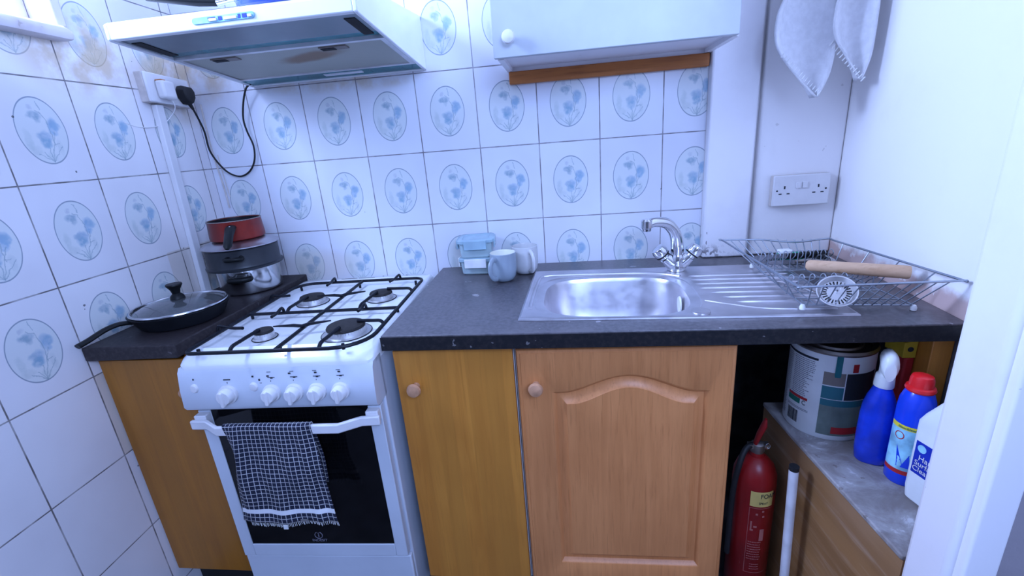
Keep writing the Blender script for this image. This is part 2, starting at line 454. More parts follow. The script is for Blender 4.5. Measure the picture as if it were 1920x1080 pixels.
def prism(bm, poly, ax, a, b):
    """extrude 2-D polygon along axis ax ('x','y','z') from a to b"""
    def P(p, h):
        return {'x': (h, p[0], p[1]), 'y': (p[0], h, p[1]), 'z': (p[0], p[1], h)}[ax]
    A = [bm.verts.new(P(p, a)) for p in poly]; C = [bm.verts.new(P(p, b)) for p in poly]
    n = len(poly)
    bm.faces.new(A); bm.faces.new(C[::-1])
    for i in range(n): bm.faces.new([A[i], C[i], C[(i+1) % n], A[(i+1) % n]])
def lathe(bm, prof, c=(0, 0, 0), n=40, axis='z', sx=1, sy=1, mi=0, a0=0, closed=True):
    """profile of (r, h); r=0 at ends closes"""
    rings = []
    for r, h in prof:
        if r < 1e-6:
            rings.append([('c', h)])
            continue
        rings.append([(r*math.cos(2*PI*i/n+a0)*sx, r*math.sin(2*PI*i/n+a0)*sy, h) for i in range(n)])
    def T(p):
        x, y, z = p
        if axis == 'y': x, y, z = x, -z, y
        if axis == 'x': x, y, z = z, x, y
        return (c[0]+x, c[1]+y, c[2]+z)
    V = []
    for rg in rings:
        if rg[0][0] == 'c': V.append([bm.verts.new(T((0, 0, rg[0][1])))])
        else: V.append([bm.verts.new(T(p)) for p in rg])
    for a, b in zip(V[:-1], V[1:]):
        for i in range(n):
            j = (i+1) % n
            if len(a) == 1 and len(b) == 1: continue
            if len(a) == 1: f = bm.faces.new([a[0], b[i], b[j]])
            elif len(b) == 1: f = bm.faces.new([a[i], b[0], a[j]])
            else: f = bm.faces.new([a[i], b[i], b[j], a[j]])
            f.material_index = mi
    return V
def smooth_path(pts, k=6, closed=False):
    pts = [Vector(p) for p in pts]; out = []; n = len(pts)
    rng = range(n if closed else n-1)
    for i in rng:
        if closed: p0, p1, p2, p3 = pts[(i-1) % n], pts[i], pts[(i+1) % n], pts[(i+2) % n]
        else: p0, p1, p2, p3 = pts[max(i-1, 0)], pts[i], pts[i+1], pts[min(i+2, n-1)]
        for j in range(k):
            t = j/k
            out.append(.5*((2*p1)+(-p0+p2)*t+(2*p0-5*p1+4*p2-p3)*t*t+(-p0+3*p1-3*p2+p3)*t**3))
    if not closed: out.append(pts[-1])
    return out
def tube(bm, pts, r, n=8, closed=False, rr=None, mi=0, flat=1.0, up=None):
    pts = [Vector(p) for p in pts]; N = len(pts); rings = []
    prev = None
    for i, p in enumerate(pts):
        if closed: t = pts[(i+1) % N]-pts[i-1]
        else: t = pts[min(i+1, N-1)]-pts[max(i-1, 0)]
        if t.length < 1e-9: t = Vector((0, 0, 1))
        t.normalize()
        if up is not None: ref = Vector(up)
        elif prev is None: ref = Vector((0, 0, 1)) if abs(t.z) < .9 else Vector((1, 0, 0))
        else: ref = prev
        s = t.cross(ref)
        if s.length < 1e-6: s = t.cross(Vector((1, 0, 0)))
        s.normalize(); u = s.cross(t).normalized(); prev = u
        q = rr[i] if rr else r
        rings.append([bm.verts.new(p + s*math.cos(2*PI*k/n)*q + u*math.sin(2*PI*k/n)*q*flat) for k in range(n)])
    m = N if closed else N-1
    for i in range(m):
        a, b = rings[i], rings[(i+1) % N]
        for k in range(n):
            bm.faces.new([a[k], b[k], b[(k+1) % n], a[(k+1) % n]]).material_index = mi
    if not closed:
        bm.faces.new(rings[0][::-1]).material_index = mi; bm.faces.new(rings[-1]).material_index = mi
def rrect(x0, x1, y0, y1, r, k=6):
    out = []
    rs = r if isinstance(r, (tuple, list)) else (r, r, r, r)   # order: (x1,y0) (x1,y1) (x0,y1) (x0,y0)
    for (cx, cy, a, q) in ((x1, y0, -PI/2, rs[0]), (x1, y1, 0, rs[1]), (x0, y1, PI/2, rs[2]), (x0, y0, PI, rs[3])):
        ox = cx - q if cx == x1 else cx + q; oy = cy - q if cy == y1 else cy + q
        for i in range(k+1):
            t = a + PI/2*i/k
            out.append((ox+q*math.cos(t), oy+q*math.sin(t)))
    return out
def loft(bm, loops, cap0=True, cap1=True, mi=0, mis=None):
    V = [[bm.verts.new(p) for p in L] for L in loops]; n = len(loops[0])
    for q, (a, b) in enumerate(zip(V[:-1], V[1:])):
        for i in range(n):
            f = bm.faces.new([a[i], b[i], b[(i+1) % n], a[(i+1) % n]]); f.material_index = mis[q] if mis else mi
    if cap0: bm.faces.new(V[0][::-1]).material_index = mi
    if cap1: bm.faces.new(V[-1]).material_index = (mis[-1] if mis else mi)
    return V
def text_bm(s, size, fn):
    """letters as a thin mesh; fn maps (u, v, w) of the text plane to a point"""
    cu = D.curves.new('t', 'FONT'); cu.body = s; cu.size = size; cu.extrude = .0002; cu.align_x = 'CENTER'; cu.align_y = 'CENTER'
    o = D.objects.new('t', cu); COL.objects.link(o)
    dg = bpy.context.evaluated_depsgraph_get(); dg.update()
    me = D.meshes.new_from_object(o.evaluated_get(dg))
    bm = bmesh.new(); bm.from_mesh(me)
    D.objects.remove(o); D.curves.remove(cu); D.meshes.remove(me)
    for v in bm.verts: v.co = Vector(fn(v.co.x, v.co.y, v.co.z))
    return bm
def merge(bm, other):
    me = D.meshes.new('tmp'); other.to_mesh(me); other.free(); bm.from_mesh(me); D.meshes.remove(me)

# ================================================================== THE SETTING
# floor, ceiling
struct('floor', bx(-.3, 2.9, -3.4, .1, -.05, 0), M['floor'])
struct('ceiling', bx(-.3, 2.9, -3.4, .1, 2.62, 2.67), M['ceiling'])
# back wall: tiled part and painted part
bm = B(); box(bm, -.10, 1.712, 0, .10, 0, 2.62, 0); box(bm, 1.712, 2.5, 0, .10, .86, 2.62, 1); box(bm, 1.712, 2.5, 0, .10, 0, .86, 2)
struct('wall_back', bm, [M['tile_back'], M['wall_paint'], M['wall_shade']])
struct('wall_rear', bx(-.3, 2.9, -3.5, -3.4, 0, 2.62), M['room_wall'])
struct('wall_side', bx(2.6, 2.7, -3.4, -.95, 0, 2.62), M['room_wall'])
# left wall, very slightly out of square, with a window opening
def lx(y): return -.021 + .0231*(-y)
WY0, WY1, WZ0, WZ1 = -.42, -1.75, 1.69, 2.50
def lwall(bm, y0, y1, z0, z1):
    vs = [(lx(y0), y0, z0), (lx(y1), y1, z0), (lx(y1), y1, z1), (lx(y0), y0, z1)]
    A = [bm.verts.new(v) for v in vs]; C = [bm.verts.new((v[0]-.14, v[1], v[2])) for v in vs]
    bm.faces.new(A); bm.faces.new(C[::-1])
    for i in range(4): bm.faces.new([A[i], C[i], C[(i+1) % 4], A[(i+1) % 4]])
bm = B()
lwall(bm, 0, -3.4, 0, WZ0); lwall(bm, 0, WY0, WZ0, 2.62); lwall(bm, WY1, -3.4, WZ0, 2.62); lwall(bm, WY0, WY1, WZ1, 2.62)
struct('wall_left', bm, M['tile_left'])
# window
bm = B()
box(bm, -.13, -.07, WY0-.045, WY0, WZ0, WZ1); box(bm, -.13, -.07, WY1, WY1+.045, WZ0, WZ1)
box(bm, -.13, -.07, WY1, WY0, WZ1-.05, WZ1); box(bm, -.13, -.07, WY1, WY0, WZ0, WZ0+.028)
box(bm, -.12, -.08, -1.10, -1.06, WZ0, WZ1)
win = struct('window_1', bm, M['sill_paint'], bev=.004)
w2 = add('window_pane', bx(-.102, -.098, WY1+.04, WY0-.04, WZ0+.02, WZ1-.04), M['pane'], win)
bm = B()
loop = lambda y, s: [(lx(y)+p[0], y, p[1]) for p in s]
sec = [(-.12, 1.664), (.030, 1.652), (.040, 1.656), (.045, 1.668), (.041, 1.680), (.030, 1.687), (-.12, 1.697)]
loft(bm, [loop(-1.85, sec), loop(-.425, sec), [(lx(-.41)+p[0]*.8, -.408, 1.672+(p[1]-1.672)*.75) for p in sec]])
add('window_sill', bm, M['sill_paint'], win, smooth=True)
# painted reveal strip beside the window and crust of filler under the sill
bm = B(); box(bm, -.07, .004, -.424, -.398, 1.69, 2.5)
add('reveal_trim', bm, M['sill_paint'], win, bev=.004)

# pipe boxing (front edge flaking) and the panel to its right
bm = B(); box(bm, 1.712, 1.853, -.036, .0, .901, 2.62)
struct('trim_1', bm, M['boxing'], bev=.006, seg=3)
bm = B(); box(bm, 1.868, 2.1195, -.022, .0, .901, 2.62)
struct('trim_2', bm, M['wall_paint'], bev=.006, seg=3)
# right wall, slightly out of square
bm = B()
prism(bm, [(2.122, 0), (2.24, 0), (2.20, -.95), (2.052, -.95)], 'z', 0, 2.62)
struct('wall_right', bm, M['right_wall'])
# doorway at the right: jamb, architrave and the rough wall beyond it
bm = B()
prism(bm, [(1.842, -.893), (2.06, -.893), (2.06, -.975), (1.842, -.975)], 'z', 0, 2.62)
struct('door_1', bm, M['white_paint'], bev=.010, seg=4)
bm = B(); prism(bm, rrect(1.852, 1.903, -.990, -.970, .006, 4), 'z', 0, 2.62)
struct('trim_3', bm, M['white_paint'], smooth=True)
bm = B(); box(bm, 1.896, 2.6, -.984, -.972, 0, 2.62)
struct('wall_front', bm, M['grey_wall'])

# ================================================================== WORKTOPS AND UNITS
def ring_slab(bm, x0, x1, y0, y1, z0, z1, hx0, hx1, hy0, hy1):
    O = [(x0, y0), (x1, y0), (x1, y1), (x0, y1)]; I = [(hx0, hy0), (hx1, hy0), (hx1, hy1), (hx0, hy1)]
    for z, fl in ((z1, 1), (z0, 0)):
        pass
    vo1 = [bm.verts.new((*p, z1)) for p in O]; vi1 = [bm.verts.new((*p, z1)) for p in I]
    vo0 = [bm.verts.new((*p, z0)) for p in O]; vi0 = [bm.verts.new((*p, z0)) for p in I]
    for i in range(4):
        j = (i+1) % 4
        bm.faces.new([vo1[i], vo1[j], vi1[j], vi1[i]]); bm.faces.new([vo0[i], vi0[i], vi0[j], vo0[j]])
        bm.faces.new([vo1[i], vo0[i], vo0[j], vo1[j]]); bm.faces.new([vi1[i], vi1[j], vi0[j], vi0[i]])
bm = B()
ring_slab(bm, 0, 1, 0, 1, 0, 1, .3, .6, .2, .8)
bm.free()
bm = B()
# outer edge follows the crooked right wall
O = [(.797, -.622), (2.074, -.640), (2.119, -.001), (.797, -.001)]
I = [(1.16, -.55), (1.575, -.55), (1.575, -.21), (1.16, -.21)]
v1 = [bm.verts.new((*p, .9)) for p in O]; w1 = [bm.verts.new((*p, .9)) for p in I]
v0 = [bm.verts.new((*p, .862)) for p in O]; w0 = [bm.verts.new((*p, .862)) for p in I]
for i in range(4):
    j = (i+1) % 4
    bm.faces.new([v1[i], v1[j], w1[j], w1[i]]); bm.faces.new([v0[i], w0[i], w0[j], v0[j]])
    bm.faces.new([v1[i], v0[i], v0[j], v1[j]]); bm.faces.new([w1[i], w1[j], w0[j], w0[i]])
wt = tag(add('worktop', bm, M['worktop'], bev=.004, seg=3), 'long charcoal speckled worktop holding the steel sink and dish rack', 'worktop')
bm = B(); prism(bm, [(.7965, -.6225), (2.0735, -.6405), (2.0735, -.6420), (.7965, -.6240)], 'z', .8620, .8965)
add('edge_shade_strip', bm, M['worktop_edge_shade'], wt)  # thin added strip that carries the painted shade of the front edge
bm = B(); prism(bm, [(-.018, -.002), (.258, -.002), (.258, -.640), (-.004, -.648)], 'z', .862, .9)
tag(add('worktop', bm, M['worktop_left'], bev=.004, seg=3), 'short worktop coloured darker for shade in the corner left of the cooker', 'worktop')

def knob_bm(c, r=.016, l=.028):
    """small turned knob facing -y"""
    bm = B()
    lathe(bm, [(0, 0), (r*.5, 0), (r*.42, l*.35), (r*.8, l*.5), (r, l*.72), (r*.85, l*.93), (r*.4, l*1.02), (0, l*1.04)], c, 20, 'y')
    return bm
# left unit
t = thing('base_cabinet', 'narrow brown wooden base cabinet in the corner left of the cooker', 'cabinet', (.12, -.32, 0))
bm = B(); box(bm, -.002, .016, -.60, -.02, .10, .860); box(bm, .236, .254, -.60, -.02, .10, .860); box(bm, -.002, .254, -.60, -.02, .10, .118)
add('carcass', bm, M['beech_dark'], t)
add('door', bx(-.002, .254, -.620, -.602, .122, .850), M['beech_dark'], t, bev=.0015)
add('knob', knob_bm((.235, -.620, .757), .014, .022), M['oak_light'], t, smooth=True)
add('plinth', bx(0, .252, -.56, -.545, 0.0, .10), M['dark'], t)
# middle narrow unit
t = thing('base_cabinet', 'narrow plain honey-wood base cabinet between the cooker and the arched door', 'cabinet', (.965, -.3, 0))
bm = B(); box(bm, .812, .830, -.582, -.02, .10, .860); box(bm, 1.098, 1.116, -.582, -.02, .10, .860); box(bm, .830, 1.098, -.582, -.02, .10, .118); box(bm, .830, 1.098, -.03, -.02, .118, .860)
add('carcass', bm, M['milky'], t)
add('door', bx(.8125, 1.1145, -.602, -.584, .108, .850), M['beech'], t, bev=.0015)
add('knob', knob_bm((.862, -.602, .752), .0185, .034), M['oak_light'], t, smooth=True)
add('plinth', bx(.815, 1.113, -.54, -.525, 0, .10), M['dark'], t)
# sink unit with the arched panel door
t = thing('base_cabinet', 'sink base cabinet with an arched raised-panel door', 'cabinet', (1.38, -.3, 0))
bm = B(); box(bm, 1.118, 1.134, -.582, -.02, .10, .860); box(bm, 1.622, 1.638, -.582, -.02, .10, .860); box(bm, 1.134, 1.622, -.582, -.02, .10, .118); box(bm, 1.134, 1.622, -.582, -.565, .835, .860)
add('carcass', bm, M['milky'], t)
def arch_outline(d, K=14):
    xl, xr, zb, zs, h = 1.213+d, 1.573-d, .188+d, .724-d, .045
    pts = []
    for i in range(K): pts.append((xl+(xr-xl)*i/K, zb))
    for i in range(K): pts.append((xr, zb+(zs-zb)*i/K))
    for i in range(2*K):
        s = i/(2*K); x = xr+(xl-xr)*s
        u = (s-.5)*2.0; uu = min(1, abs(u)/.90)
        pts.append((x, zs+h*(.5+.5*math.cos(PI*uu))**.85))
    for i in range(K): pts.append((xl, zs+(zb-zs)*i/K))
    return pts
def rect_outline(x0, x1, z0, z1, K=14):
    pts = []
    for i in range(K): pts.append((x0+(x1-x0)*i/K, z0))
    for i in range(K): pts.append((x1, z0+(z1-z0)*i/K))
    for i in range(2*K): pts.append((x1+(x0-x1)*i/(2*K), z1))
    for i in range(K): pts.append((x0, z1+(z0-z1)*i/K))
    return pts
DX0, DX1, DZ0, DZ1 = 1.1225, 1.6365, .104, .846
L = []
def lp(pts, y): return [(p[0], y, p[1]) for p in pts]
L.append(lp(rect_outline(DX0, DX1, DZ0, DZ1), -.584))
L.append(lp(rect_outline(DX0, DX1, DZ0, DZ1), -.598))
L.append(lp(rect_outline(DX0+.003, DX1-.003, DZ0+.003, DZ1-.003), -.602))
L.append(lp(rect_outline(DX0+.009, DX1-.009, DZ0+.009, DZ1-.009), -.603))
L.append(lp(rect_outline(DX0+.011, DX1-.011, DZ0+.011, DZ1-.011), -.6055))
L.append(lp(arch_outline(-.008), -.6055)); L.append(lp(arch_outline(-.004), -.603)); L.append(lp(arch_outline(.003), -.5935)); L.append(lp(arch_outline(.010), -.5935))
L.append(lp(arch_outline(.026), -.603)); L.append(lp(arch_outline(.028), -.6055)); L.append(lp(arch_outline(.036), -.6055))
bm = B(); loft(bm, L, cap0=True, cap1=True)
dr = add('door', bm, M['oak'], t, smooth=True)
add('knob', knob_bm((1.168, -.6055, .752), .0185, .034), M['oak_light'], t, smooth=True)
add('plinth', bx(1.12, 1.636, -.54, -.525, 0, .10), M['dark'], t)

# ================================================================== COOKER  (local frame, origin at its back-left foot)
ck = thing('gas_cooker', 'white freestanding gas cooker with four burners and a black oven door', 'cooker', (.265, -.029, 0), .034)
def cadd(name, bm, mat, parent=ck, **k): return add(name, bm, mat, parent, world=False, **k)
bm = B(); box(bm, 0, .5, -.615, 0, .03, .845)
cadd('body', bm, M['enamel'], bev=.004)
for (x, y) in ((.03, -.58), (.47, -.58), (.03, -.04), (.47, -.04)):
    bm = B(); lathe(bm, [(0, 0), (.018, 0), (.018, .03), (0, .03)], (x, y, 0), 12); cadd('foot', bm, M['black_plastic'])
# hob plate: rounded, front lip slopes down
def rl(x0, x1, y0, y1, r, z, zf=None, k=5):
    out = []
    for p in rrect(x0, x1, y0, y1, r, k):
        zz = z
        if zf is not None:
            s = max(0, min(1, (y0+.05 - p[1])/.05)); zz = z + (zf-z)*s
        out.append((p[0], p[1], zz))
    return out
bm = B()
loft(bm, [rl(0, .5, -.652, 0, .02, .845, .842), rl(0, .5, -.652, 0, .02, .872, .856), rl(.003, .497, -.648, -.003, .025, .880, .864),
          rl(.010, .490, -.638, -.008, .03, .8855, .872), rl(.018, .482, -.610, -.045, .04, .8875), rl(.026, .474, -.600, -.060, .045, .8835), rl(.034, .466, -.592, -.068, .045, .8815)])
hob = cadd('hob_plate', bm, M['enamel_bright'], smooth=True)
for x0 in (.155, .222):
    bm = B(); prism(bm, rrect(x0, x0+.062, -.030, -.025, .0024, 3), 'z', .8835, .8868); cadd('vent_slot', bm, M['dark'], hob)
for x in (.31, .40):
    bm = B(); lathe(bm, [(0, 0), (.003, 0), (.003, .002), (0, .0025)], (x, -.012, .884), 10); cadd('screw', bm, M['dark'], hob)
# pan supports
GZ = .8985; GR = .0050
def g(path, z=GZ): return [(p[0], p[1], p[2] if len(p) > 2 else z) for p in path]
bm = B()
outer = rrect(.040, .492, -.665, -.108, (.085, .035, .06, .022), 6)
tube(bm, g(outer), GR, 8, closed=True)
tube(bm, g([(.272, -.665), (.272, -.108)]), GR, 8)
tube(bm, g([(.040, -.404), (.492, -.404)]), GR, 8)
for (x, y) in ((.06, -.64), (.43, -.64), (.272, -.64), (.06, -.14), (.47, -.14), (.272, -.14), (.045, -.40), (.488, -.40)):
    tube(bm, [(x, y, .8835), (x, y, GZ)], .0042, 8)
ps = cadd('pan_support', bm, M['black_iron'], smooth=True)
def curve_prong(bm, a, b):
    bm = B(); _curve_prong(bm, a, b); cadd('prong', bm, M['black_iron'], ps, smooth=True)
def _curve_prong(bm, a, b):
    """rises from bar point a towards burner point b"""
    a = Vector((*a, GZ)); b = Vector((*b, GZ+.013))
    m1 = a + (b-a)*.12 + Vector((0, 0, .008)); m2 = a + (b-a)*.40 + Vector((0, 0, .006))
    tube(bm, smooth_path([a, m1, m2, b], 5), GR*.95, 8)
def hump(bm, a, d, L=.040):
    bm = B(); _hump(bm, a, d, L); cadd('prong', bm, M['black_iron'], ps, smooth=True)
def _hump(bm, a, d, L=.040):
    a = Vector((*a, 0)); d = Vector((*d, 0)).normalized()
    P = lambda s, z: tuple(a + d*s + Vector((0, 0, z)))
    tube(bm, smooth_path([P(-.014, GZ-.004), P(-.008, GZ+.011), P(.001, GZ+.014), P(L*.5, GZ+.010), P(L, GZ+.011)], 4), GR*.85, 8)
BR = {'fl': (.172, -.545, .023), 'bl': (.168, -.272, .0365), 'fr': (.393, -.535, .047), 'br': (.392, -.265, .0335)}
bm = B()
x, y, r = BR['fl']; curve_prong(bm, (x-.012, -.665), (x, y-.016)); hump(bm, (.040, y+.02), (1, -.2), .075); hump(bm, (x-.03, -.404), (.1, -1), .060)
x, y, r = BR['bl']; curve_prong(bm, (x-.01, -.404), (x, y-.026)); hump(bm, (.040, y), (1, 0), .055); hump(bm, (x, -.108), (.1, -1), .070)
x, y, r = BR['fr']; curve_prong(bm, (x-.01, -.665), (x, y-.035)); curve_prong(bm, (.492, y+.01), (x+.030, y+.008)); hump(bm, (x, -.404), (0, -1), .045)
x, y, r = BR['br']; curve_prong(bm, (x-.015, -.404), (x-.003, y-.022)); curve_prong(bm, (.492, y+.01), (x+.020, y+.008)); hump(bm, (x+.01, -.108), (-.15, -1), .065)
for y in (-.285, -.475 - .055):
    bm = B()
    tube(bm, [(.272-.072, y-.012, GZ+.013), (.272-.02, y-.004, GZ+.010), (.272, y, GZ+.006), (.272+.02, y+.004, GZ+.010), (.272+.075, y+.012, GZ+.013)], GR, 8, rr=[.002, GR, GR, GR, .002])
    cadd('prong', bm, M['black_iron'], ps, smooth=True)
for k, (x, y, r) in BR.items():
    bm = B(); lathe(bm, [(0, .8815), (r*1.35, .8815), (r*1.35, .8835), (r*1.10, .885), (r*1.04, .898), (0, .898)], (x, y, 0), 36)
    n = int(r*900)
    for i in range(n):
        a = 2*PI*i/n; lathe(bm, [(0, 0), (.0013, 0), (.0013, .006), (0, .006)], (x+r*1.055*math.cos(a), y+r*1.055*math.sin(a), .8925), 6)
    bn = cadd('burner', bm, M['aluminium'], smooth=True)
    b9 = B(); tube(b9, [(x+r*1.36*math.cos(2*PI*i/36), y+r*1.36*math.sin(2*PI*i/36), .8830) for i in range(36)], .0013, 6, closed=True); cadd('seal', b9, M['dark'], bn, smooth=True)
    bm = B(); lathe(bm, [(0, .8985), (r*1.05, .8985), (r*1.06, .901), (r*1.0, .9055), (r*.6, .9075), (0, .908)], (x, y, 0), 36)
    cadd('burner_cap', bm, M['burner_cap'], bn, smooth=True)
# control fascia
bm = B()
prof = [(-.60, .738), (-.650, .738), (-.662, .742), (-.668, .752), (-.664, .800), (-.656, .842), (-.648, .853), (-.60, .853)]
loft(bm, [[(x, p[0], p[1]) for p in prof] for x in (.0, .006, .494, .5)])
fas = cadd('control_panel', bm, M['enamel'], smooth=True)
def ypan(z): return -.668 + (z-.752)*.11 if z < .842 else -.66
for i, x in enumerate((.128, .241, .299, .357, .416)):
    z = .787; y = ypan(z)+.001; q = 1.1 if i == 0 else 1.0
    bm = B()
    lathe(bm, [(0, 0), (.0215*q, 0), (.0225*q, .003), (.0215*q, .010), (.018*q, .011), (.0172*q, .024), (.0150*q, .027), (0, .027)], (x, y, z), 32, 'y')
    kn = cadd('control_knob', bm, M['white_plastic'], fas, smooth=True)
    bm = B(); prism(bm, rrect(x-.0042, x+.0042, z-.0195*q, z+.0165*q, .003, 3), 'y', y-.034, y-.022)
    cadd('grip', bm, M['white_plastic'], kn, bev=.0015)
for x in (.040, .196):
    z = .803; bm = B(); lathe(bm, [(0, 0), (.0105, 0), (.0105, .003), (.008, .0065), (0, .0075)], (x, ypan(z)+.001, z), 24, 'y', sy=1.15)
    cadd('push_button', bm, M['white_plastic'], fas, smooth=True)
bm = B()
def mark(x, z, w, h): box(bm, x-w/2, x+w/2, ypan(z)-.0006, ypan(z)+.001, z-h/2, z+h/2)
mark(.040, .826, .003, .004); mark(.128, .823, .018, .0025); mark(.128, .815, .0015, .004); mark(.196, .829, .004, .004); mark(.212, .820, .004, .005); mark(.215, .812, .006, .0015)
for i, x in enumerate((.241, .299, .357, .416)):
    mark(x-.006 if i in (0,) else (x-.008 if i == 1 else x), .833-(.004 if i == 0 else -.001), .006, .0035)
    mark(x+.002, .828-.003, .018, .0012); mark(x+.003, .824, .006, .0035); mark(x, .816, .0013, .003)
    mark(x-.002, .839, .010, .0008)
cadd('panel_markings', bm, M['ink'], fas)
# oven door
bm = B()
fx0, fx1, fz0, fz1 = .006, .494, .240, .732
pts_o = [(fx0, fz0), (fx1, fz0), (fx1, fz1), (fx0, fz1)]
box(bm, fx0, .040, -.640, -.617, fz0, fz1-.006); box(bm, .460, fx1, -.640, -.617, fz0, fz1-.006); box(bm, .040, .460, -.640, -.617, fz0, .282)
df = cadd('oven_door', bm, M['enamel'], bev=.002)
cadd('oven_glass', bx(.040, .460, -.637, -.619, .282, fz1-.004), M['oven_glass'], df)
# handle: bow shaped bar on two brackets
bm = B()
pth = [(.002, -.664), (.046, -.666), (.092, -.694), (.404, -.694), (.452, -.666), (.498, -.664)]
def barloft(bm, pth, z0, z1, th):
    loops = []
    for i, p in enumerate(pth):
        a = Vector(pth[max(i-1, 0)]); b = Vector(pth[min(i+1, len(pth)-1)]); t = (b-a).normalized(); n = Vector((-t.y, t.x))
        q = Vector(p); A = q - n*th/2; C = q + n*th/2
        loops.append([(A.x, A.y, z0), (C.x, C.y, z0), (C.x, C.y, z1), (A.x, A.y, z1)])
    loft(bm, loops)
barloft(bm, pth, .688, .713, .011)
hd = cadd('oven_handle', bm, M['white_plastic'], df, bev=.003)
for x0 in (.008, .460): cadd('handle_bracket', bx(x0, x0+.032, -.660, -.638, .690, .722), M['white_plastic'], df, bev=.003)
bm = B(); box(bm, .002, .498, -.632, -.615, .048, .232)
cadd('lower_panel', bm, M['enamel'], bev=.004)
# maker's mark on the glass: ring with an i and lettering
LX, LZ = .244, .3125
bm = B()
ring = [(LX+.011*math.cos(a), -.6375, LZ+.011*math.sin(a)) for a in [math.radians(115+ i*310/24) for i in range(25)]]
tube(bm, ring, .0009, 6)
box(bm, LX-.0012, LX+.0012, -.638, -.6365, LZ-.006, LZ+.003); box(bm, LX-.0012, LX+.0012, -.638, -.6365, LZ+.006, LZ+.0085)
merge(bm, text_bm('INDESIT', .0125, lambda u, v, w: (LX+u*1.0, -.6372-w, LZ-.0185+v)))
cadd('glass_emblem', bm, M['grey_ink'], df)

# checked tea towel over the oven handle (built in the cooker's frame, then placed)
tw = thing('tea_towel', 'navy and white checked tea towel hanging over the oven door handle', 'towel', (.265, -.029, 0), .034)
bm = B(); uvl = bm.loops.layers.uv.new('uv')
NS, NT = 48, 70
W0 = .262
def towel_pt(s, t):
    """s 0..1 across, t along in metres from the crest: negative = behind the bar"""
    zc = .7165
    sag = .012*math.sin(s*7+1)*max(0, t)
    left = .112 - .034*max(0, t)/.29; right = .338 + .018*max(0, t)/.29
    x = left + (right-left)*s + .0022*math.sin(t*30+s*5)*min(1, abs(t)*6)
    if abs(t) < .016:
        a = t/.016; y = -.694 - .0075*math.sin(a*PI/2); z = zc + .0012 + .006*math.cos(a*PI/2) - .005
    elif t > 0:
        tt = t-.016; y = -.7015 - .006*tt/.3 ; z = zc-.0038-tt*(1-.02)
    else:
        tt = -t-.016; y = -.6865 + .012*min(1, tt/.1); z = zc-.0038-tt
    k = min(1, max(0, t)/.10)
    k2 = min(1, max(0, t)/.28)
    y -= k*(.004*math.sin(s*10+t*8)+.0018*math.sin(s*23-t*14)+.0022*math.sin(t*38+s*3)*(.4+s))+.004*k2
    # left strip folded back on itself
    if s < .13 and t > 0:
        q = (.13-s)/.13; y += .014*q*k; x += .018*q*k - .0
    # right fold ridge
    y -= .006*k*math.exp(-((s-.86)/.05)**2)
    if t > 0:
        z -= .006*k2*math.sin(s*PI) - .010*k2*s
        z += .007*k2*math.sin(s*8+2.6)*s
    return (x, y, z)
grid = []
TB, TF = -.20, .302
for i in range(NS+1):
    row = []
    for j in range(NT+1):
        t = TB+(TF-TB)*j/NT; row.append(bm.verts.new(towel_pt(i/NS, t)))
    grid.append(row)
for i in range(NS):
    for j in range(NT):
        f = bm.faces.new([grid[i][j], grid[i+1][j], grid[i+1][j+1], grid[i][j+1]])
        for lpp, (a, b_) in zip(f.loops, ((i, j), (i+1, j), (i+1, j+1), (i, j+1))):
            t = TB+(TF-TB)*b_/NT
            lpp[uvl].uv = (.001+a/NS*W0 + .008*math.sin(t*6), t + .0025*math.sin(a/NS*6))
cl = cadd('cloth', bm, M['check'], tw, smooth=True, auto=False, solid=.0022)
bm = B()
for i in range(60):
    s = .16+.84*i/59; p = Vector(towel_pt(s, TF)); L_ = .010+.004*random.random()
    tube(bm, [p, p+Vector((.002*random.uniform(-1, 1), .001, -L_))], .0007, 5)
cadd('fringe', bm, M['label_white'], tw)
bm = B(); p = Vector(towel_pt(.52, TF)); box(bm, p.x-.006, p.x+.006, p.y-.003, p.y-.001, p.z-.014, p.z-.002)
cadd('care_label', bm, M['label_white'], tw)
bm = B(); p = Vector(towel_pt(.70, TF-.004)); box(bm, p.x-.010, p.x+.010, p.y-.0035, p.y-.0025, p.z-.004, p.z+.003)
cadd('hanging_loop', bm, M['aluminium'], tw)

# ================================================================== COOKER HOOD
t = thing('cooker_hood', 'white slimline extractor hood above the cooker', 'cooker hood', (.52, -.25, 1.60))
HX0, HX1 = .213, .826
bm = B()
# shell: side cheeks, fascia, sloping top; the underside is recessed between them
side = [(-.001, 1.567), (-.505, 1.617), (-.513, 1.620), (-.513, 1.652), (-.503, 1.658), (-.27, 1.702), (-.001, 1.724)]
prism(bm, side, 'x', HX0, HX0+.010); prism(bm, side, 'x', HX1-.010, HX1)
top = [(-.513, 1.650), (-.503, 1.658), (-.27, 1.702), (-.001, 1.724), (-.001, 1.712), (-.27, 1.690), (-.498, 1.648)]
prism(bm, top, 'x', HX0+.010, HX1-.010)
prism(bm, [(-.513, 1.620), (-.513, 1.652), (-.498, 1.650), (-.498, 1.618)], 'x', HX0+.010, HX1-.010)
prism(bm, [(-.012, 1.568), (-.012, 1.715), (-.001, 1.715), (-.001, 1.567)], 'x', HX0+.010, HX1-.010)
hs = add('shell', bm, M['enamel_bright'], t, bev=.0025)
def slopebox(bm, x0, x1, y0, y1, dz0, dz1):
    """box hugging the sloping underside between y0 and y1; dz = height above the lip plane"""
    z = lambda y: 1.567 + (-y)*.0992
    vs = []
    for x in (x0, x1):
        for y in (y0, y1):
            for d in (dz0, dz1): vs.append(bm.verts.new((x, y, z(y)+d)))
    for f in [(0, 1, 3, 2), (4, 6, 7, 5), (0, 4, 5, 1), (2, 3, 7, 6), (0, 2, 6, 4), (1, 5, 7, 3)]: bm.faces.new([vs[i] for i in f])
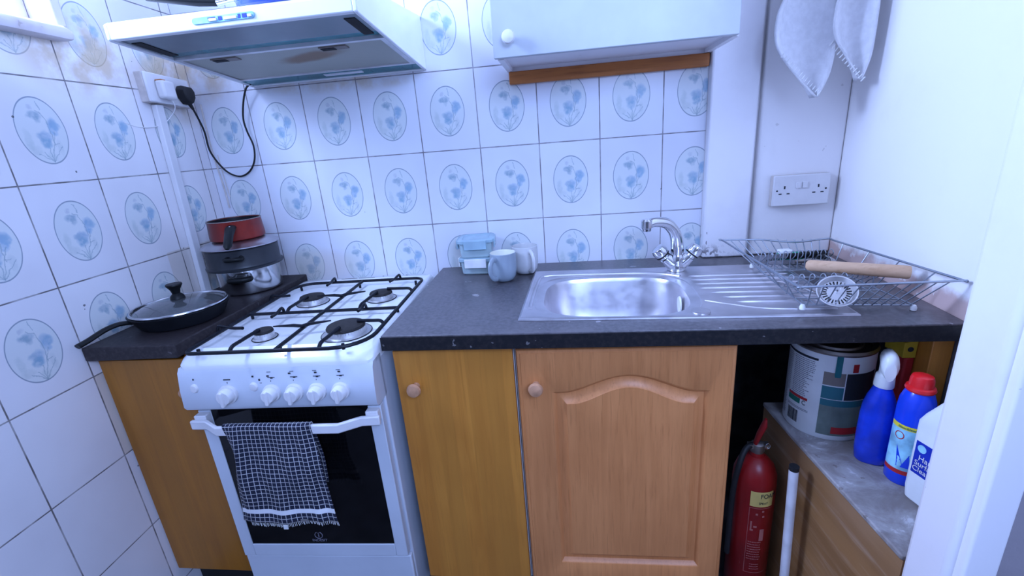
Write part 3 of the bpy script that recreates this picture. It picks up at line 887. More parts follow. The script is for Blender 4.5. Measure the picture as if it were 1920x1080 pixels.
def part(name, args, mat, par=t, **k):
    b_ = B()
    for a in args: slopebox(b_, *a)
    return add(name, b_, mat, par, **k)
part('underside_panel', [(HX0+.010, HX1-.010, -.498, -.375, .006, .012)], M['hood_under'])
part('lamp_panel', [(HX0+.010, HX1-.010, -.375, -.335, .010, .016)], M['hood_teal'])
part('rear_panel', [(HX0+.010, HX1-.010, -.085, -.012, .004, .010)], M['hood_teal'])
fl = part('grease_filter', [(HX0+.024, HX1-.024, -.325, -.095, .004, .012)], M['filter'], bev=.002)
part('filter_frame', [(HX0+.010, HX1-.010, -.337, -.325, .001, .012), (HX0+.010, HX1-.010, -.095, -.083, .001, .012), (HX0+.010, HX0+.024, -.325, -.095, .001, .012), (HX1-.024, HX1-.010, -.325, -.095, .001, .012)], M['aluminium'], fl)
for x in (.345, .66):
    c_ = part('filter_catch', [(x-.038, x+.038, -.310, -.285, .001, .004)], M['taupe_print'], fl)
    part('catch_slot', [(x-.034, x+.004, -.306, -.289, -.0005, .002)], M['dark'], fl)
part('lamp_cover', [(.50, .63, -.060, -.040, .0015, .006)], M['led_strip'], bev=.002)
for x0, x1 in ((HX0+.020, HX0+.046), (HX1-.052, HX1-.026)):
    part('cable_slot', [(x0, x1, -.470, -.36, .0045, .007)], M['dark'])
# switch plate on the fascia
SX0, SX1 = .437, .590
bm = B(); prism(bm, rrect(SX0, SX1, 1.6295, 1.6435, .0069, 5), 'y', -.5155, -.5125)
sw = add('switch_plate', bm, M['pale_blue'], t, bev=.001)
for x0, x1 in ((.478, .496), (.503, .512), (.551, .556), (.561, .572)): add('switch', bx(x0, x1, -.5165, -.515, 1.6325, 1.6405), M['ink_blue'], sw)
for x0, x1 in ((.480, .499), (.516, .548), (.574, .584)): add('slider', bx(x0, x1, -.518, -.515, 1.632, 1.638), M['white_plastic'], sw, bev=.001)

# pan lying on top of the hood
t = thing('saucepan', 'deep blue saucepan with black handle lying on top of the cooker hood', 'saucepan', (.565, -.335, 1.6935), (math.radians(9.5), 0, 0))
bm = B(); lathe(bm, [(0, 0), (.100, 0), (.108, .006), (.110, .075), (.113, .078), (.107, .078), (.104, .008), (0, .005)], (0, 0, 0), 44)
add('pan_body', bm, M['blue_enamel'], t, world=False, smooth=True)
a = math.radians(212)
dv = Vector((math.cos(a), math.sin(a), 0))
bm = B(); tube(bm, [dv*.104+Vector((0, 0, .026)), dv*.150+Vector((0, 0, .018))], .008, 10); add('ferrule', bm, M['chrome'], t, world=False, smooth=True)
bm = B(); tube(bm, [dv*.148+Vector((0, 0, .018)), Vector((-.165, -.090, .022)), Vector((-.21, -.100, .030)), Vector((-.28, -.105, .042))], .011, 12, rr=[.010, .012, .012, .010], flat=.8); add('handle', bm, M['bakelite'], t, world=False, smooth=True)

# ================================================================== WALL CABINET
t = thing('wall_cabinet', 'white wall cupboard hung above the sink', 'cupboard', (1.40, -.13, 1.80))
bm = B(); box(bm, 1.092, 1.108, -.250, -.001, 1.536, 2.25); box(bm, 1.694, 1.710, -.250, -.001, 1.536, 2.25)
box(bm, 1.108, 1.694, -.250, -.001, 1.548, 1.560); box(bm, 1.108, 1.694, -.250, -.001, 2.238, 2.25); box(bm, 1.108, 1.694, -.014, -.001, 1.536, 2.238)
add('carcass', bm, M['white_paint'], t)
add('door', bx(1.084, 1.706, -.268, -.251, 1.538, 2.25), M['cupboard'], t, bev=.002)
bm = knob_bm((1.128, -.268, 1.583), .0175, .030); add('knob', bm, M['white_plastic'], t, smooth=True)
tag(add('wooden_batten', bx(1.096, 1.707, -.024, -.001, 1.4985, 1.5355), M['pine'], bev=.003), 'orange pine batten fixed under the white wall cupboard', 'batten')

# ================================================================== SOCKETS AND CABLES
def double_socket(t, P, w, h, holes=True):
    """P maps local (u along wall, v up, n out of wall)"""
    bm = B()
    def q(u0, u1, v0, v1, n0, n1, b_):
        vs = [b_.verts.new(P(u, v, n)) for u in (u0, u1) for v in (v0, v1) for n in (n0, n1)]
        for f in [(0, 1, 3, 2), (4, 6, 7, 5), (0, 4, 5, 1), (2, 3, 7, 6), (0, 2, 6, 4), (1, 5, 7, 3)]: b_.faces.new([vs[i] for i in f])
    return q
t = thing('double_socket', 'white double power socket on the wall above the dish rack', 'power socket', (1.995, -.0215, 1.112))
P = lambda u, v, n: (1.998+u, -.0225-n, 1.112+v + u*.005)
q = double_socket(t, P, .15, .09)
bm = B(); q(-.084, .084, -.048, .048, 0, .018, bm); add('back_box', bm, M['aged_plastic'], t, bev=.002)
bm = B(); q(-.084, .084, -.048, .048, .018, .026, bm); fp = add('face_plate', bm, M['white_plastic'], t, bev=.003)
for s in (-1, 1):
    bm = B(); q(s*.0095-.0075, s*.0095+.0075, .006, .026, .026, .030, bm); add('rocker_switch', bm, M['white_plastic'], t, bev=.0015)
    cx = s*.050
    bm = B(); q(cx-.0022, cx+.0022, .006, .015, .0255, .0265, bm); q(cx-.012-.0045, cx-.012+.0045, -.011, -.0075, .0255, .0265, bm); q(cx+.012-.0045, cx+.012+.0045, -.011, -.0075, .0255, .0265, bm)
    add('pin_holes', bm, M['ink'], fp)
    bm = B(); lathe(bm, [(0, 0), (.0028, 0), (.0028, .001), (0, .0012)], P(cx+s*.022, .001, .026), 10, 'y'); add('screw', bm, M['ink'], fp)

t = thing('double_socket', 'white double power socket high in the corner left of the hood', 'power socket', (0, -.12, 1.563))
P = lambda u, v, n: (lx(-.135)+n, -.135+u, 1.563+v - u*.06)
q = double_socket(t, P, .16, .08)
bm = B(); q(-.085, .085, -.043, .043, .001, .026, bm); add('back_box', bm, M['aged_plastic'], t, bev=.002)
bm = B(); q(-.085, .085, -.043, .043, .026, .034, bm); add('face_plate', bm, M['white_plastic'], t, bev=.003)
# white adapter and black plug
t = thing('plug_adapter', 'small white plug-in adapter in the corner socket', 'adapter', P(-.030, -.008, .034))
bm = B(); q(-.056, -.006, -.032, .022, .0345, .062, bm); add('casing', bm, M['white_plastic'], t, bev=.008, seg=4)
bm = B(); q(-.053, -.036, .020, .0235, .036, .058, bm); add('scorched_corner', bm, M['pine'], t, bev=.001)
bm = B(); tube(bm, smooth_path([P(-.022, -.030, .050), P(-.018, -.055, .050), P(-.022, -.080, .030), P(-.045, -.105, .012), P(-.10, -.118, .004), P(-.16, -.112, .003), P(-.24, -.075, .003), P(-.30, -.04, .003), P(-.345, .075, .003), P(-.36, .10, .003)], 8), .0013, 6)
add('thin_cable', bm, M['white_plastic'], t, smooth=True)
t = thing('plug', 'black three-pin plug with a black cable in the corner socket', 'plug', P(.045, -.01, .034))
bm = B()
sec = lambda s, n: [P(.045+u*s, -.006+v*s, n) for (u, v) in [(-.024, -.012), (-.010, -.031), (.010, -.031), (.024, -.012), (.026, .010), (.016, .024), (-.016, .024), (-.026, .010)]]
loft(bm, [sec(1, .0345), sec(1.02, .050), sec(.85, .064), sec(.5, .068)])
add('plug_body', bm, M['rubber'], t, bev=.003, smooth=True)
bm = B()
p0 = P(.045, -.030, .050)
cordp = [p0, (p0[0]+.003, p0[1]+.012, p0[2]-.03), (.025, -.045, 1.44), (.020, -.035, 1.37), (.048, -.022, 1.305), (.088, -.012, 1.280), (.130, -.010, 1.293), (.160, -.010, 1.330), (.170, -.010, 1.380), (.160, -.012, 1.430), (.160, -.016, 1.47), (.178, -.022, 1.52), (.205, -.030, 1.562), (.226, -.030, 1.576)]
tube(bm, smooth_path(cordp, 8), .0031, 8)
add('cable', bm, M['rubber'], t, smooth=True)
bm = B(); tube(bm, [P(.045, -.030, .050), (p0[0]+.002, p0[1]+.010, p0[2]-.022)], .006, 10, rr=[.0075, .0045]); add('strain_relief', bm, M['rubber'], t, smooth=True)
# cable trunking down to the worktop
bm = B()
y0, y1 = -.176, -.196
loft(bm, [[(lx(y)+n, y+u, z) for (n, u) in ((.0015, -.016), (.0185, -.014), (.0185, .014), (.0015, .016))] for y, z in ((y0, 1.519), (y1, .902))])
tag(add('cable_trunking', bm, M['white_plastic'], bev=.002), 'white cable trunking running down the tiles from the corner socket', 'trunking')
# old silicone strip / thin painted wire in the tiled corner
bm = B(); tube(bm, smooth_path([(.010, -.010, 1.53), (.004, -.006, 1.40), (.006, -.005, 1.33), (.012, -.005, 1.25), (.014, -.006, 1.17)], 6), .0028, 6)
tube(bm, smooth_path([(.020, -.004, 1.36), (.022, -.004, 1.28), (.026, -.004, 1.21)], 6), .0016, 6)
tag(add('painted_wire', bm, M['aged_plastic'], smooth=True), 'thin white wire running down the tiled corner behind the pans', 'wire')

# ================================================================== PANS ON THE LEFT WORKTOP
# big stainless pot
PX, PY = .146, -.160
t = thing('stock_pot', 'shiny stainless steel pot at the bottom of the pan stack', 'pot', (PX, PY, .9))
bm = B(); lathe(bm, [(0, .9003), (.088, .9003), (.096, .905), (.0985, .915), (.1005, .983), (.1045, .986), (.0995, .986), (.0965, .92), (.088, .908), (0, .906)], (PX, PY, 0), 56)
add('pot_body', bm, M['polished'], t, smooth=True)
def lug(bm, c, ang, r0, z, w, l, h):
    d = Vector((math.cos(ang), math.sin(ang), 0)); s = Vector((-d.y, d.x, 0)); c = Vector((*c, z))
    pts = [c+d*r0-s*w*.75, c+d*(r0+l*.75)-s*w, c+d*(r0+l)-s*w*.5, c+d*(r0+l*1.05), c+d*(r0+l)+s*w*.5, c+d*(r0+l*.75)+s*w, c+d*r0+s*w*.75]
    tube(bm, smooth_path(pts, 4), h, 10, up=(0, 0, 1))
AH = math.radians(-68)
bm = B(); lug(bm, (PX, PY), AH, .096, .962, .030, .034, .0095)
d = Vector((math.cos(AH), math.sin(AH), 0)); s_ = Vector((-d.y, d.x, 0)); c_ = Vector((PX, PY, .962))
prism_pts = [c_+d*.100-s_*.024, c_+d*.127-s_*.026, c_+d*.132+s_*.0, c_+d*.127+s_*.026, c_+d*.100+s_*.024]
loft(bm, [[p+Vector((0, 0, -.006)) for p in prism_pts], [p+Vector((0, 0, .006)) for p in prism_pts]])
add('side_handle', bm, M['bakelite'], t, smooth=True)
# dark shallow pan on top
QX, QY = .148, -.170
t = thing('casserole_pan', 'dark grey shallow pan in the middle of the pan stack', 'pan', (QX, QY, .986))
bm = B(); lathe(bm, [(0, .9875), (.108, .9875), (.119, .990), (.120, .996), (.114, .999), (.112, 1.005), (.113, 1.056), (.117, 1.060), (.111, 1.060), (.108, 1.0), (0, .995)], (QX, QY, 0), 56)
add('pan_body', bm, M['grey_pan'], t, smooth=True)
bm = B(); lug(bm, (QX, QY), math.radians(-66), .110, 1.035, .024, .030, .007); add('side_handle', bm, M['bakelite'], t, smooth=True)
bm = B(); lug(bm, (QX, QY), math.radians(114), .110, 1.035, .024, .022, .007); add('side_handle', bm, M['bakelite'], t, smooth=True)
# steel lid
t = thing('pan_lid', 'grey steel pan lid lying between the dark pan and the red pan', 'lid', (QX, QY, 1.0605))
bm = B(); lathe(bm, [(0, 1.083), (.080, 1.0815), (.102, 1.0745), (.115, 1.066), (.120, 1.0655), (.120, 1.062), (.114, 1.0608), (.100, 1.070), (.08, 1.078), (0, 1.079)], (QX, QY, 0), 56)
add('lid_dome', bm, M['tin'] if False else M['steel'], t, smooth=True)
# red saucepan
RX, RY = .148, -.172
t = thing('saucepan', 'small scorched red saucepan on top of the pan stack in the corner', 'saucepan', (RX, RY, 1.083))
bm = B(); lathe(bm, [(0, 1.0835), (.076, 1.0835), (.083, 1.087), (.084, 1.095), (.081, 1.143), (.0825, 1.148), (.079, 1.148), (.076, 1.095), (0, 1.089)], (RX, RY, 0), 52)
add('pan_body', bm, M['red_pan'], t, smooth=True)
bm = B(); tube(bm, [(RX+.0808*math.cos(a), RY+.0808*math.sin(a), 1.148) for a in [2*PI*i/48 for i in range(48)]], .0020, 6, closed=True)
add('rolled_rim', bm, M['tin'], t, smooth=True)
bm = B(); lathe(bm, [(0, 1.0895), (.0755, 1.0965), (.0780, 1.146), (.0765, 1.146), (.0745, 1.098), (0, 1.0915)], (RX, RY, 0), 48)
add('non_stick_lining', bm, M['non_stick'], t, smooth=True)
a = math.radians(-62); d = Vector((math.cos(a), math.sin(a), 0)); c_ = Vector((RX, RY, 0))
bm = B(); tube(bm, [c_+d*.082+Vector((0, 0, 1.130)), c_+d*.100+Vector((0, 0, 1.128)), c_+d*.150+Vector((0, 0, 1.112)), c_+d*.200+Vector((0, 0, 1.090)), c_+d*.215+Vector((0, 0, 1.083))], .01, 12, rr=[.016, .0165, .0135, .0125, .006], flat=.55)
hn = add('handle', bm, M['bakelite'], t, smooth=True)
bm = B(); lathe(bm, [(0, 0), (.0028, 0), (.0025, .0015), (0, .002)], tuple(c_+d*.104+Vector((0, 0, 1.1355))), 12); add('rivet', bm, M['chrome'], hn)

# frying pan with its glass lid
FX, FY = .128, -.455
t = thing('frying_pan', 'black frying pan with a long handle on the short left worktop', 'frying pan', (FX, FY, .9))
bm = B(); lathe(bm, [(0, .9005), (.095, .9005), (.105, .904), (.124, .938), (.127, .942), (.121, .942), (.102, .909), (0, .905)], (FX, FY, 0), 56)
add('pan_body', bm, M['non_stick'], t, smooth=True)
bm = B(); tube(bm, smooth_path([(FX-.060, FY-.098, .932), (FX-.075, FY-.125, .938), (.040, -.610, .934), (.028, -.645, .922), (.022, -.672, .916)], 5), .011, 12, flat=.55, up=(0, 0, 1))
add('handle', bm, M['bakelite'], t, smooth=True)
t = thing('glass_lid', 'domed glass pan lid with a black knob lying on the frying pan', 'lid', (FX, FY, .942), (math.radians(0), 0, 0))
bm = B(); lathe(bm, [(0, .966), (.05, .963), (.09, .954), (.116, .944), (.116, .942), (.09, .9515), (.05, .9605), (0, .9635)], (FX, FY, 0), 56)
add('glass_dome', bm, M['lid_glass'], t, smooth=True)
bm = B(); tube(bm, [(FX+.119*math.cos(a), FY+.119*math.sin(a), .9465) for a in [2*PI*i/60 for i in range(60)]], .0042, 8, closed=True)
add('steel_rim', bm, M['polished'], t, smooth=True)
bm = B(); lathe(bm, [(0, .966), (.019, .966), (.017, .974), (.010, .981), (.013, .993), (.021, 1.006), (.020, 1.010), (0, 1.010)], (FX, FY, 0), 28)
add('lid_knob', bm, M['bakelite'], t, smooth=True)

# ================================================================== FOOD BOXES AND MUGS
def food_box(x, y, z, w, d, h, rot, label, clipf, tilt=0):
    t = thing('food_container', label, 'food container', (x, y, z), (tilt, 0, rot), group='clip-lid food boxes stacked on the worktop')
    bm = B()
    loops = [rrect(-w/2*s, w/2*s, -d/2*s, d/2*s, .012, 4) for s in (.86, .93, 1.0)]
    hz = (.0005, .004, h)
    L_ = [[(p[0], p[1], zz) for p in lo] for lo, zz in zip(loops, hz)]
    inn = [[(p[0]*.955, p[1]*.955, zz) for p in lo] for lo, zz in zip(loops[::-1], (h, .006, .003))]
    loft(bm, L_+inn)
    add('tub', bm, M['box_plastic'], t, world=False, smooth=True)
    bm = B()
    L_ = [[(p[0], p[1], zz) for p in rrect(-w/2-e, w/2+e, -d/2-e, d/2+e, .014, 4)] for e, zz in ((.003, h-.004), (.005, h-.002), (.005, h+.006), (.001, h+.009), (-.010, h+.009), (-.012, h+.0065))]
    loft(bm, L_)
    add('lid', bm, M['clip_plastic'], t, world=False, smooth=True)
    for (cx, cy, a) in ((0, -d/2-.007, 0), (w/2+.007, 0, 1), (-w/2-.007, 0, 1), (0, d/2+.007, 0)):
        lw = w*.34 if a == 0 else d*.34
        bm = B()
        if a == 0: box(bm, cx-lw, cx+lw, cy-.0025, cy+.0025, h-.024, h+.007)
        else: box(bm, cx-.0025, cx+.0025, cy-lw, cy+lw, h-.024, h+.007)
        add('clip', bm, clipf, t, world=False, bev=.0015)
    return t
food_box(.950, -.072, .900, .112, .095, .050, math.radians(-3), 'lower clear food container with a pale clip lid beside the mugs', M['label_white'])
food_box(.948, -.073, .9595, .112, .095, .056, math.radians(4), 'upper clear food container with pale blue clip lid, on top of the other', M['clip_plastic'], math.radians(2))
def mug(x, y, r, h, rot, label, mo, mi_, taper=1.0):
    t = thing('mug', label, 'mug', (x, y, .9), rot, group='mugs on the worktop')
    bm = B()
    V = lathe(bm, [(0, .001), (r*.62, .001), (r*.72, .003), (r*.90, .016), (r*.98*taper, .035), (r, h*.7), (r*.985, h), (r*.95, h+.001)], (0, 0, 0), 44)
    add('cup', bm, mo, t, world=False, smooth=True)
    bm = B(); lathe(bm, [(r*.955, h+.001), (r*.93, h-.002), (r*.93, h*.6), (r*.86, .020), (r*.6, .007), (0, .007)], (0, 0, 0), 44)
    add('inside', bm, mi_, t, world=False, smooth=True)
    bm = B(); tube(bm, smooth_path([(r*.94, 0, h*.84), (r*1.25, 0, h*.88), (r*1.62, 0, h*.72), (r*1.66, 0, h*.45), (r*1.35, 0, h*.22), (r*.93, 0, h*.16)], 6), .0062, 10, flat=1.3)
    add('handle', bm, mo, t, world=False, smooth=True)
    return t
mug(1.052, -.190, .0425, .091, math.radians(-118), 'grey mug with a cream inside at the left end of the sink', M['mug_grey'], M['mug_inside'])
mug(1.116, -.112, .044, .092, math.radians(-63), 'off-white mug behind the grey mug, against the tiles', M['mug_white'], M['mug_white'])
# crumbs on the worktop are too small to count: specks in the laminate

# ================================================================== SINK, TAP
t = thing('sink', 'stainless steel inset sink with a ribbed drainer', 'sink', (1.128, -.552, .9), math.radians(-2.4))
SWd, SD = .770, .432
bm = B()
cx, cy, hx, hy = .245, .186, .192, .160
NN = 72
def bowl_loop(k, z, ex=3.4):
    out = []
    for i in range(NN):
        a = 2*PI*i/NN; c, s = math.cos(a), math.sin(a)
        out.append((cx+math.copysign(abs(c)**(2/ex), c)*(hx*k), cy+math.copysign(abs(s)**(2/ex), s)*(hy*k if k <= 1 else hy*k), z))
    return out
def plate_loop(e, z):
    out = []
    for i in range(NN):
        a = 2*PI*i/NN; c, s = math.cos(a), math.sin(a)
        cc_, ss_ = math.copysign(abs(c)**(2/3.4), c)*hx, math.copysign(abs(s)**(2/3.4), s)*hy
        # stretch the bowl-shaped ray out to the plate edge
        k = min(((SWd-e-cx) if cc_ > 0 else (cx-e))/max(1e-6, abs(cc_)), ((SD-e-cy) if ss_ > 0 else (cy-e))/max(1e-6, abs(ss_)))
        out.append([cx+cc_*k, cy+ss_*k, z])
    for (X_, Y_) in ((e, e), (SWd-e, e), (SWd-e, SD-e), (e, SD-e)):
        j = min(range(NN), key=lambda i: (out[i][0]-X_)**2+(out[i][1]-Y_)**2); out[j][0] = X_; out[j][1] = Y_
    return [tuple(p) for p in out]
loft(bm, [plate_loop(0, .0005), plate_loop(.001, .004), plate_loop(.006, .0055), plate_loop(.011, .0035), bowl_loop(1.14, .0035), bowl_loop(1.125, .0010), bowl_loop(1.05, .0008), bowl_loop(1.0, -.001),
          bowl_loop(.97, -.012), bowl_loop(.93, -.09), bowl_loop(.84, -.128), bowl_loop(.70, -.140), bowl_loop(.12, -.143)], cap0=False, cap1=True)
sk = cadd('basin', bm, M['steel'], t, smooth=True)
bm = B()
# pressed ledge line round the bowl, flowing along the back to the drainer
tube(bm, [(p[0]-.006, p[1], .0035) for p in smooth_path([(.455, .330, 0), (.40, .362, 0), (.33, .374, 0), (.20, .378, 0), (.10, .378, 0), (.050, .372, 0), (.034, .350, 0), (.028, .25, 0), (.028, .08, 0)], 6)], .0055, 8, flat=.8, up=(0, 0, 1))
cadd('pressed_edge', bm, M['steel'], t, smooth=True)
for i in range(7):
    y = .330 - i*.038
    x0 = .472 + (.0 if i < 4 else (i-3)*.022)
    bm = B(); tube(bm, [(x0, y-.002, .0030), (x0+.02, y-.002, .0036), (.60, y-.002, .0036), (.735, y-.002, .0034), (.748, y-.002, .003)], .0075, 8, flat=.62, up=(0, 0, 1), rr=[.001, .0075, .0075, .0075, .001])
    cadd('drainer_rib', bm, M['steel'], t, smooth=True)
bm = B(); tube(bm, smooth_path([(.470, .115, .0036), (.52, .085, .0036), (.60, .050, .0036), (.74, .040, .0036)], 6), .005, 8, flat=.6, up=(0, 0, 1)); cadd('drainer_edge', bm, M['steel'], t, smooth=True)
bm = B(); lathe(bm, [(0, 0), (.022, 0), (.022, .003), (.019, .004), (0, .0035)], (.440+.0, .036, .0035), 32); cadd('tap_hole_cover', bm, M['steel'], t, smooth=True)
bm = B(); lathe(bm, [(0, 0), (.024, 0), (.023, .004), (0, .006)], (.424, .190, -.036), 28, 'x'); ob = cadd('overflow_cover', bm, M['label_white'], t, smooth=True)
for v in ob.data.vertices: v.co.x = .424 - (v.co.x-.424)
bm = B(); lathe(bm, [(.035, -.1425), (.030, -.140), (.010, -.144), (0, -.144)], (cx, cy, 0), 28); cadd('waste', bm, M['chrome'], t, smooth=True)

TX, TY = 1.596, -.172
t = thing('mixer_tap', 'chrome mixer tap with a curved spout behind the sink', 'tap', (TX, TY, .904))
bm = B(); lathe(bm, [(0, .9045), (.027, .9045), (.028, .908), (.026, .914), (.025, .930), (.025, .945), (.0215, .955), (0, .955)], (TX, TY, 0), 32)
# shoulders that flare to both valves
for s in (-1, 1):
    tube(bm, [(TX, TY, .920), (TX+s*.018, TY, .930), (TX+s*.036, TY-.003, .946)], .015, 16, rr=[.024, .022, .0185])
add('tap_body', bm, M['chrome'], t, smooth=True)
bm = B(); sp = smooth_path([(TX, TY, .948), (TX-.001, TY-.002, .985), (TX-.012, TY-.012, 1.026), (TX-.040, TY-.030, 1.058), (TX-.078, TY-.050, 1.068), (TX-.100, TY-.060, 1.064)], 6)
tube(bm, sp, .012, 18, rr=[.0205-.0060*min(1, i/(len(sp)-1)*1.2) for i in range(len(sp))])
add('spout', bm, M['chrome'], t, smooth=True)
bm = B(); q_ = Vector(sp[-1]); lathe(bm, [(0, .016), (.012, .016), (.0165, .011), (.0165, -.009), (.0135, -.012), (.0130, -.019), (0, -.019)], tuple(q_+Vector((-.004, -.002, 0))), 24)
add('aerator', bm, M['chrome'], t, smooth=True)
for s, mt in ((-1, 'chrome'), (1, 'chrome')):
    bm = B(); a0 = Vector((TX+s*.040, TY-.003, .950)); dd = Vector((s*.62, -.05, .78)).normalized()
    tube(bm, [a0-dd*.006, a0+dd*.004, a0+dd*.008, a0+dd*.020, a0+dd*.034, a0+dd*.037], .02, 14, rr=[.0145, .0145, .0215, .0240, .0205, .010])
    add('tap_handle', bm, M['chrome'], t, bev=.001, smooth=True)
    bm = B(); tube(bm, [a0+dd*.0045, a0+dd*.0065], .0222, 14); add('seal_ring', bm, M['rubber'], t)

# ================================================================== DISH RACK AND WHAT LIES IN IT
t = thing('dish_rack', 'grey wire dish rack on the right end of the worktop', 'dish rack', (1.91, -.38, .905))
A_, B_, C_, D_ = Vector((1.738, -.145, .985)), Vector((2.020, -.190, .985)), Vector((2.063, -.615, .985)), Vector((1.745, -.618, .985))
rim = [A_, A_.lerp(B_, .35), A_.lerp(B_, .55)+Vector((0, 0, -.006)), A_.lerp(B_, .72)+Vector((0, -.012, -.006)), B_, B_.lerp(C_, .06), B_.lerp(C_, .5), B_.lerp(C_, .97), C_, C_.lerp(D_, .03), C_.lerp(D_, .5), D_.lerp(C_, .02), D_, D_.lerp(A_, .02), D_.lerp(A_, .5), A_.lerp(D_, .02)]
bm = B(); tube(bm, smooth_path(rim, 4, closed=True), .0026, 8, closed=True); add('rim', bm, M['wire'], t, smooth=True)
a_, b_, c_, d_ = Vector((1.812, -.195, .9185)), Vector((2.005, -.215, .912)), Vector((2.018, -.560, .912)), Vector((1.790, -.550, .9185))
bm = B(); tube(bm, smooth_path([a_, a_.lerp(b_, .5), b_, b_.lerp(c_, .5), c_, c_.lerp(d_, .5), d_, d_.lerp(a_, .5)], 1, closed=True), .0019, 8, closed=True); add('base_frame', bm, M['wire'], t, smooth=True)
WR = .0014
bm = B()
for i in range(12):      # side wires rise to the rim; every third one runs on under the plates
    s = (i+.5)/12
    f0 = D_.lerp(C_, .04+.92*s); f1 = d_.lerp(c_, s); k1 = a_.lerp(b_, s); k0 = A_.lerp(B_, .04+.92*s)
    if i % 3 == 1: tube(bm, [f0, f1.lerp(f0, .08), f1, k1, k1.lerp(k0, .08), k0], WR, 6)
    else:
        tube(bm, [f0, f1.lerp(f0, .08), f1, f1.lerp(k1, .10)], WR, 6); tube(bm, [k0, k1.lerp(k0, .08), k1, k1.lerp(f1, .10)], WR, 6)
add('long_wires', bm, M['wire'], t, smooth=True)
bm = B()
for i in range(4):
    s = (i+.5)/4
    l0 = A_.lerp(D_, .04+.92*s); l1 = a_.lerp(d_, s); r1 = b_.lerp(c_, s); r0 = B_.lerp(C_, .04+.92*s)
    tube(bm, [l0, l1.lerp(l0, .08), l1, r1, r1.lerp(r0, .08), r0], WR*1.1, 6)
add('cross_wires', bm, M['wire'], t, smooth=True)
for name, yy, n, hh, x0, x1 in (('plate_divider', -.262, 10, .058, 1.815, 1.995), ('plate_divider', -.455, 9, .048, 1.805, 2.000)):
    bm = B()
    for i in range(n):
        x = x0+(x1-x0)*i/(n-1); w = .0062
        tube(bm, smooth_path([(x-w, yy, .913), (x-w, yy+.002, .913+hh*.75), (x-w*.5, yy+.003, .913+hh*.97), (x+w*.5, yy+.003, .913+hh*.97), (x+w, yy+.002, .913+hh*.75), (x+w, yy+.035, .930), (x+w, yy+.05, .914)], 3), WR, 6)
    tube(bm, [(x0-.01, yy, .914), (x1+.01, yy, .914)], WR, 6)
    add(name, bm, M['wire'], t, smooth=True)
for p in (a_, b_, c_, d_):
    bm = B(); lathe(bm, [(0, -.0115), (.006, -.0108), (.0065, -.005), (.004, .001), (0, .002)], tuple(p), 16); add('foot', bm, M['label_white'], t, smooth=True)
# wooden rod
t = thing('rolling_pin', 'pale wooden rod lying across the wire dish rack', 'rolling pin', (1.94, -.45, .970))
p0, p1 = Vector((1.860, -.412, .972)), Vector((2.046, -.490, .967)); dd = (p1-p0).normalized()
bm = B(); tube(bm, [p0-dd*.004, p0, p0+dd*.006, p0.lerp(p1, .5), p1-dd*.004, p1, p1+dd*.001], .0155, 24, rr=[.007, .012, .0140, .0148, .0158, .0150, .012])
add('rod', bm, M['beech_rod'], t, smooth=True)
bm = B(); tube(bm, [p1+dd*.0008, p1+dd*.0016], .0085, 20); add('end_dowel', bm, M['oak_light'], t)
# sink strainer basket seen face on
N_ = Vector((-.30, -.62, .72)).normalized(); t_c = Vector((1.862, -.545, .946))
t = thing('sink_strainer', 'round slotted white metal sink strainer leaning in the front of the dish rack', 'strainer', tuple(t_c), 0)
t.rotation_euler = N_.to_track_quat('Z', 'Y').to_euler()
bm = B(); lathe(bm, [(.0385, 0), (.0402, .002), (.0402, .004), (.0375, .0035), (.0325, -.004), (.0310, -.006), (.0, -.007), (0, -.008), (.0310, -.0075), (.034, -.005), (.0385, 0)], (0, 0, 0), 56)
cadd('dish', bm, M['aluminium'], t, smooth=True)
bm = B()
for i in range(24):
    a = 2*PI*i/24; c, s = math.cos(a), math.sin(a)
    pts = [(r*c - w*s, r*s + w*c, -.0058) for r, w in ((.0190, -.0010), (.0290, -.0014), (.0290, .0014), (.0190, .0010))]
    prism(bm, [(p[0], p[1]) for p in pts], 'z', -.0072, -.0052)
cadd('slots', bm, M['dark'], t)
bm = B(); tube(bm, [(0, 0, -.007), (0, 0, .010)], .0022, 10); lathe(bm, [(0, .010), (.006, .010), (.007, .013), (.004, .016), (0, .016)], (0, 0, 0), 16); cadd('centre_pin', bm, M['chrome'], t, smooth=True)
# knife with a black handle, a second dark blade, sponge, glass, cutlery
def knife(name, label, p0, p1, hl, mat_h, w=.011):
    t = thing(name, label, 'knife', tuple(p0), 0, group='knives in the back of the dish rack')
    p0 = Vector(p0); p1 = Vector(p1); d = (p1-p0).normalized(); s = d.cross(Vector((0, 0, 1))).normalized()
    m = p0+d*hl
    bm = B(); tube(bm, [p0, p0+d*.006, p0.lerp(m, .5), m], w, 10, rr=[w*.5, w, w*.85, w*.8], flat=.55, up=s)
    add('handle', bm, mat_h, t, smooth=True)
    bm = B(); u = Vector((0, 0, 1))
    lo = [m-u*w*.9, m+u*w*.9, p1.lerp(m, .2)+u*w*.8, p1+u*w*.3, p1-u*w*.4, p1.lerp(m, .3)-u*w*.9]
    loft(bm, [[q+s*.0007 for q in lo], [q-s*.0007 for q in lo]]); add('blade', bm, M['polished'], t)
knife('kitchen_knife', 'kitchen knife with a black handle to the right in the back of the dish rack', (2.000, -.232, .951), (1.800, -.216, .940), .105, M['bakelite'])
knife('kitchen_knife', 'small knife with a dark brown handle in front of the black-handled knife', (1.998, -.243, .934), (1.840, -.232, .931), .085, M['tin'], .007)
bm = B(); prism(bm, rrect(1.878, 1.945, -.222, -.190, .006, 3), 'z', .926, .950)
t = thing('sponge', 'green and white washing-up sponge in the back of the dish rack', 'sponge', (1.91, -.2, .926))
add('scourer', bm, M['sponge_green'], t, bev=.002)
